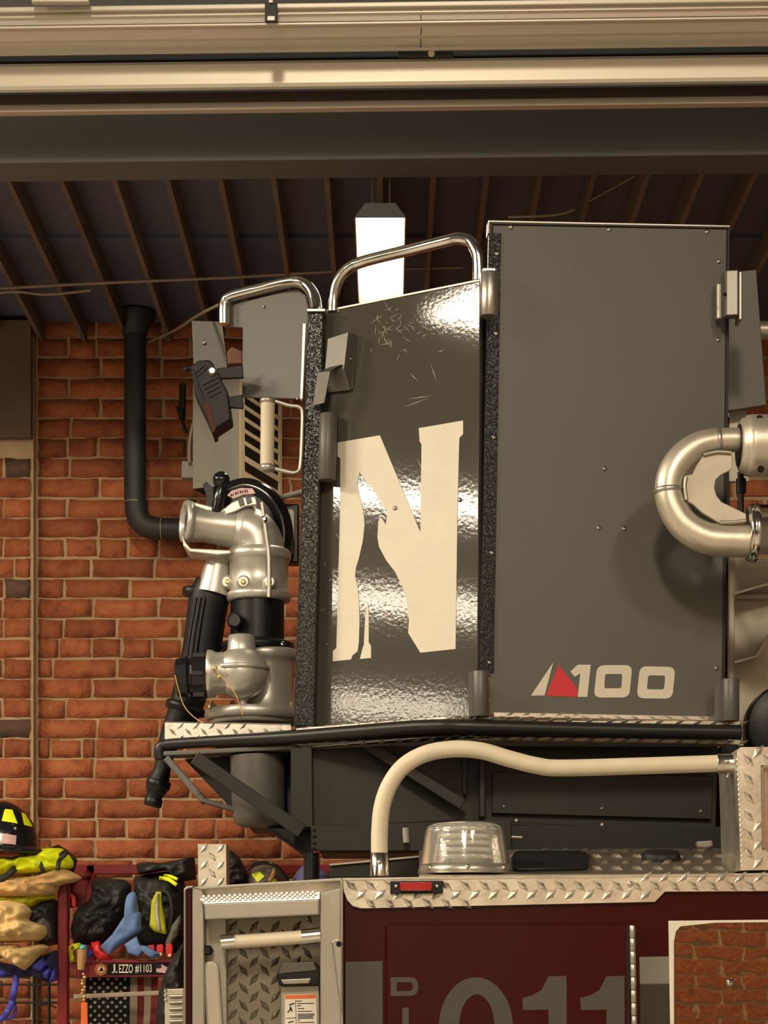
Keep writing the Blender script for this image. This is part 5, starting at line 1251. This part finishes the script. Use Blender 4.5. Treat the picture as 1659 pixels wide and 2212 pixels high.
# --- small items on the shelf
sh_ = [('red_bundle', [(196, 2036), (214, 2032), (222, 2050), (240, 2066), (246, 2076), (214, 2078), (204, 2062)], 'red_plastic', 'red bundle under the end of the pale blue towel', 'bundle', 6.99),
       ('yellow_glove', [(148, 2050), (152, 2040), (172, 2036), (180, 2044), (160, 2050), (164, 2078), (152, 2080)], 'hivis_dull', 'yellow-green glove at the foot of the maroon rack post', 'glove', 6.98),
       ('cyan_cap', [(171, 2048), (178, 2040), (187, 2042), (188, 2052), (176, 2053)], 'cyan', 'small cyan cap on the wooden tool handle', 'cap', 6.9),
       ('amber_cap', [(149, 2047), (154, 2041), (160, 2044), (156, 2052)], 'amber', 'small amber cap beside the yellow-green glove', 'cap', 6.93),
       ('blue_bottle', [(188, 2056), (195, 2050), (204, 2060), (194, 2072), (188, 2066)], 'royal', 'small blue bottle between wooden handle and red bundle', 'bottle', 6.94)]
for nm, pts, m, lb_, ct, d in sh_: blob(nm, pts, d, .03, M[m], seed=len(nm), label=lb_, cat=ct)
for k, (x, lb_) in enumerate([(326, 'leftmost of three red buckle clips right of the towel'), (345, 'middle one of three red buckle clips right of the towel'), (365, 'rightmost of three red buckle clips, nearest the silver frame')]):
    ck = gp('red_clip', [(x - 8, 2052 - k), (x - 6, 2042 - k), (x + 6, 2040 - k), (x + 8, 2048 - k), (x + 6, 2064 + 3 * k), (x - 4, 2062 + 3 * k)], 6.96, .02, M['red_plastic'], None, .003, label=lb_, cat='clip', group='red buckle clips')
    MB().ball(P(x + 2, 2060 + k * 2, 6.955), .006).build('clip_pin', M['paper'], ck)
MB().lathe(P(175, 2095, 6.88), P(178, 2050, 6.88) - P(175, 2095, 6.88), [(0, S(8, 6.9)), (S(20, 6.9), S(10, 6.9)), (S(44, 6.9), S(11, 6.9))], 14).build('wooden_handle', M['wood'], label='short wooden tool handle hanging on the rack bar', cat='tool handle')
kc = thing('key_chain', P(183, 2212, 6.86), 'brass key chain with orange-red tag hanging below the wooden handle', 'key chain')
for k in range(9):
    MB().ball(P(180 + 3 * math.sin(k * 1.9), 2104 + k * 7, 6.86), .0055 + .002 * (k % 2), 10, .8).build('link', M['brass'], kc)
gp('tag', [(175, 2166), (189, 2165), (190, 2230), (174, 2230)], 6.86, .012, M['orange'], kc, .003)
# --- flag hanging behind the bar
fg = thing('hanging_flag', P(262, 2300, 7.05), 'faded flag with black star field hanging upright behind the grey bar', 'flag')
def fgp(name, x0, x1, m, y0=2110, y1=2330, d=7.05):
    b = MB(); vs = []; n = 12
    for i in range(n + 1):
        for j in (0, 1):
            x = x0 if j == 0 else x1; y = y0 + (y1 - y0) * i / n
            sl_ = -14 * max(0, (i / n - .3)) if x > 290 else 0
            p = P(x + sl_, y, d); p.y += .01 * math.sin(x * .12 + i * .5); vs.append(p)
    b.add(vs + [v + Vector((0, .003, 0)) for v in vs], [[2 * i, 2 * i + 1, 2 * i + 3, 2 * i + 2] for i in range(n)] + [[2 * (n + 1) + 2 * i, 2 * (n + 1) + 2 * i + 2, 2 * (n + 1) + 2 * i + 3, 2 * (n + 1) + 2 * i + 1] for i in range(n)], True)
    return b.build(name, m, fg)
fgp('star_field', 186, 281, M['ink'])
for k, (x0, x1) in enumerate([(281, 297), (297, 311), (311, 326), (326, 341)]): fgp('flag_stripe', x0, x1, M['ecru'] if k % 2 == 0 else M['red_stripe'])
st0 = None
for r in range(11):
    for k in range(5):
        x = 196 + k * 18.5 + (9 if r % 2 else 0); y = 2115 + r * 9.3 + (4 if r > 3 else 0)
        if x > 276: continue
        c = P(x, y, 7.034)
        if st0 is None:
            pts = []
            for q in range(10):
                rr = S(4.6 if q % 2 == 0 else 2.3, 7); pts.append(c + Vector((rr * math.sin(q * math.pi / 5), 0, rr * math.cos(q * math.pi / 5))))
            st0 = MB().prism(pts, (0, .002, 0)).build('star', M['star'], fg); so = WL[st0.name] - c
        else: copy_obj(st0, c + so, fg)
# --- things showing above the silver step frame
blob('black_coat_shoulder', [(488, 1838), (500, 1836), (520, 1856), (534, 1885), (536, 1915), (486, 1920)], 7.1, .06, M['black_cloth'], seed=21, label='black coat shoulder rising right behind the tread-plate upright', cat='coat')
h2, sf2, r2 = helmet('fire_helmet', 575, 1864, 44, 1915, 7.1, mat('grey_helmet_shell', (.12, .1, .08), .35), 'grey-brown fire helmet with yellow patch behind the step frame', 1.15)
patch(sf2, [(545, 1890), (562, 1884), (574, 1895), (560, 1908)], M['hivis'], h2, 'yellow_patch')
patch(sf2, [(590, 1900), (598, 1900), (603, 1908), (590, 1908)], M['hivis'], h2, 'yellow_patch')
strap('helmet_strap', [(594, 1876), (590, 1890), (582, 1904)], 7.02, 10, M['wood'], h2)
MB().tube([P(x, y, 7.03) for x, y in spline([(533, 1880), (550, 1868), (575, 1864), (600, 1874), (622, 1903)], 6)], S(4, 7.03), 8).build('goggle_rim', M['gloss_black'], h2)
bcap = blob('blue_hat', [(630, 1905), (640, 1884), (652, 1870), (672, 1868), (690, 1876), (714, 1890), (716, 1912), (632, 1914)], 7.1, .06, M['violet'], seed=22, fold=.15, label='violet-blue cloth hat behind the step frame at its right end', cat='hat')
MB().tube([P(660, 1885, 7.03), P(674, 1897, 7.03)], S(6, 7), 10).build('blue_tube', mat('bright_blue_plastic', (.03, .12, .4), .35), bcap)
gp('white_tab', [(676, 1890), (680, 1889), (690, 1902), (685, 1903)], 7.02, .004, M['paper'], bcap, 0)
blob('grey_glove', [(500, 1912), (510, 1892), (520, 1893), (530, 1905), (532, 1915), (500, 1918)], 7.1, .03, M['grey_cloth'], seed=23, label='grey glove peeking over the step frame beside the helmet', cat='glove')
blob('cream_cup', [(382, 2064), (388, 2050), (398, 2044), (402, 2062), (396, 2070)], 7.1, .03, M['paper'], seed=24, label='cream cup half hidden by the silver step frame', cat='cup')
blob('black_hose', [(352, 2110), (372, 2070), (400, 2030), (402, 2150), (396, 2240), (350, 2240), (336, 2200)], 6.9, .08, M['black_cloth'], seed=25, fold=.3, label='black gear bag hanging low beside the vent louvres', cat='bag')
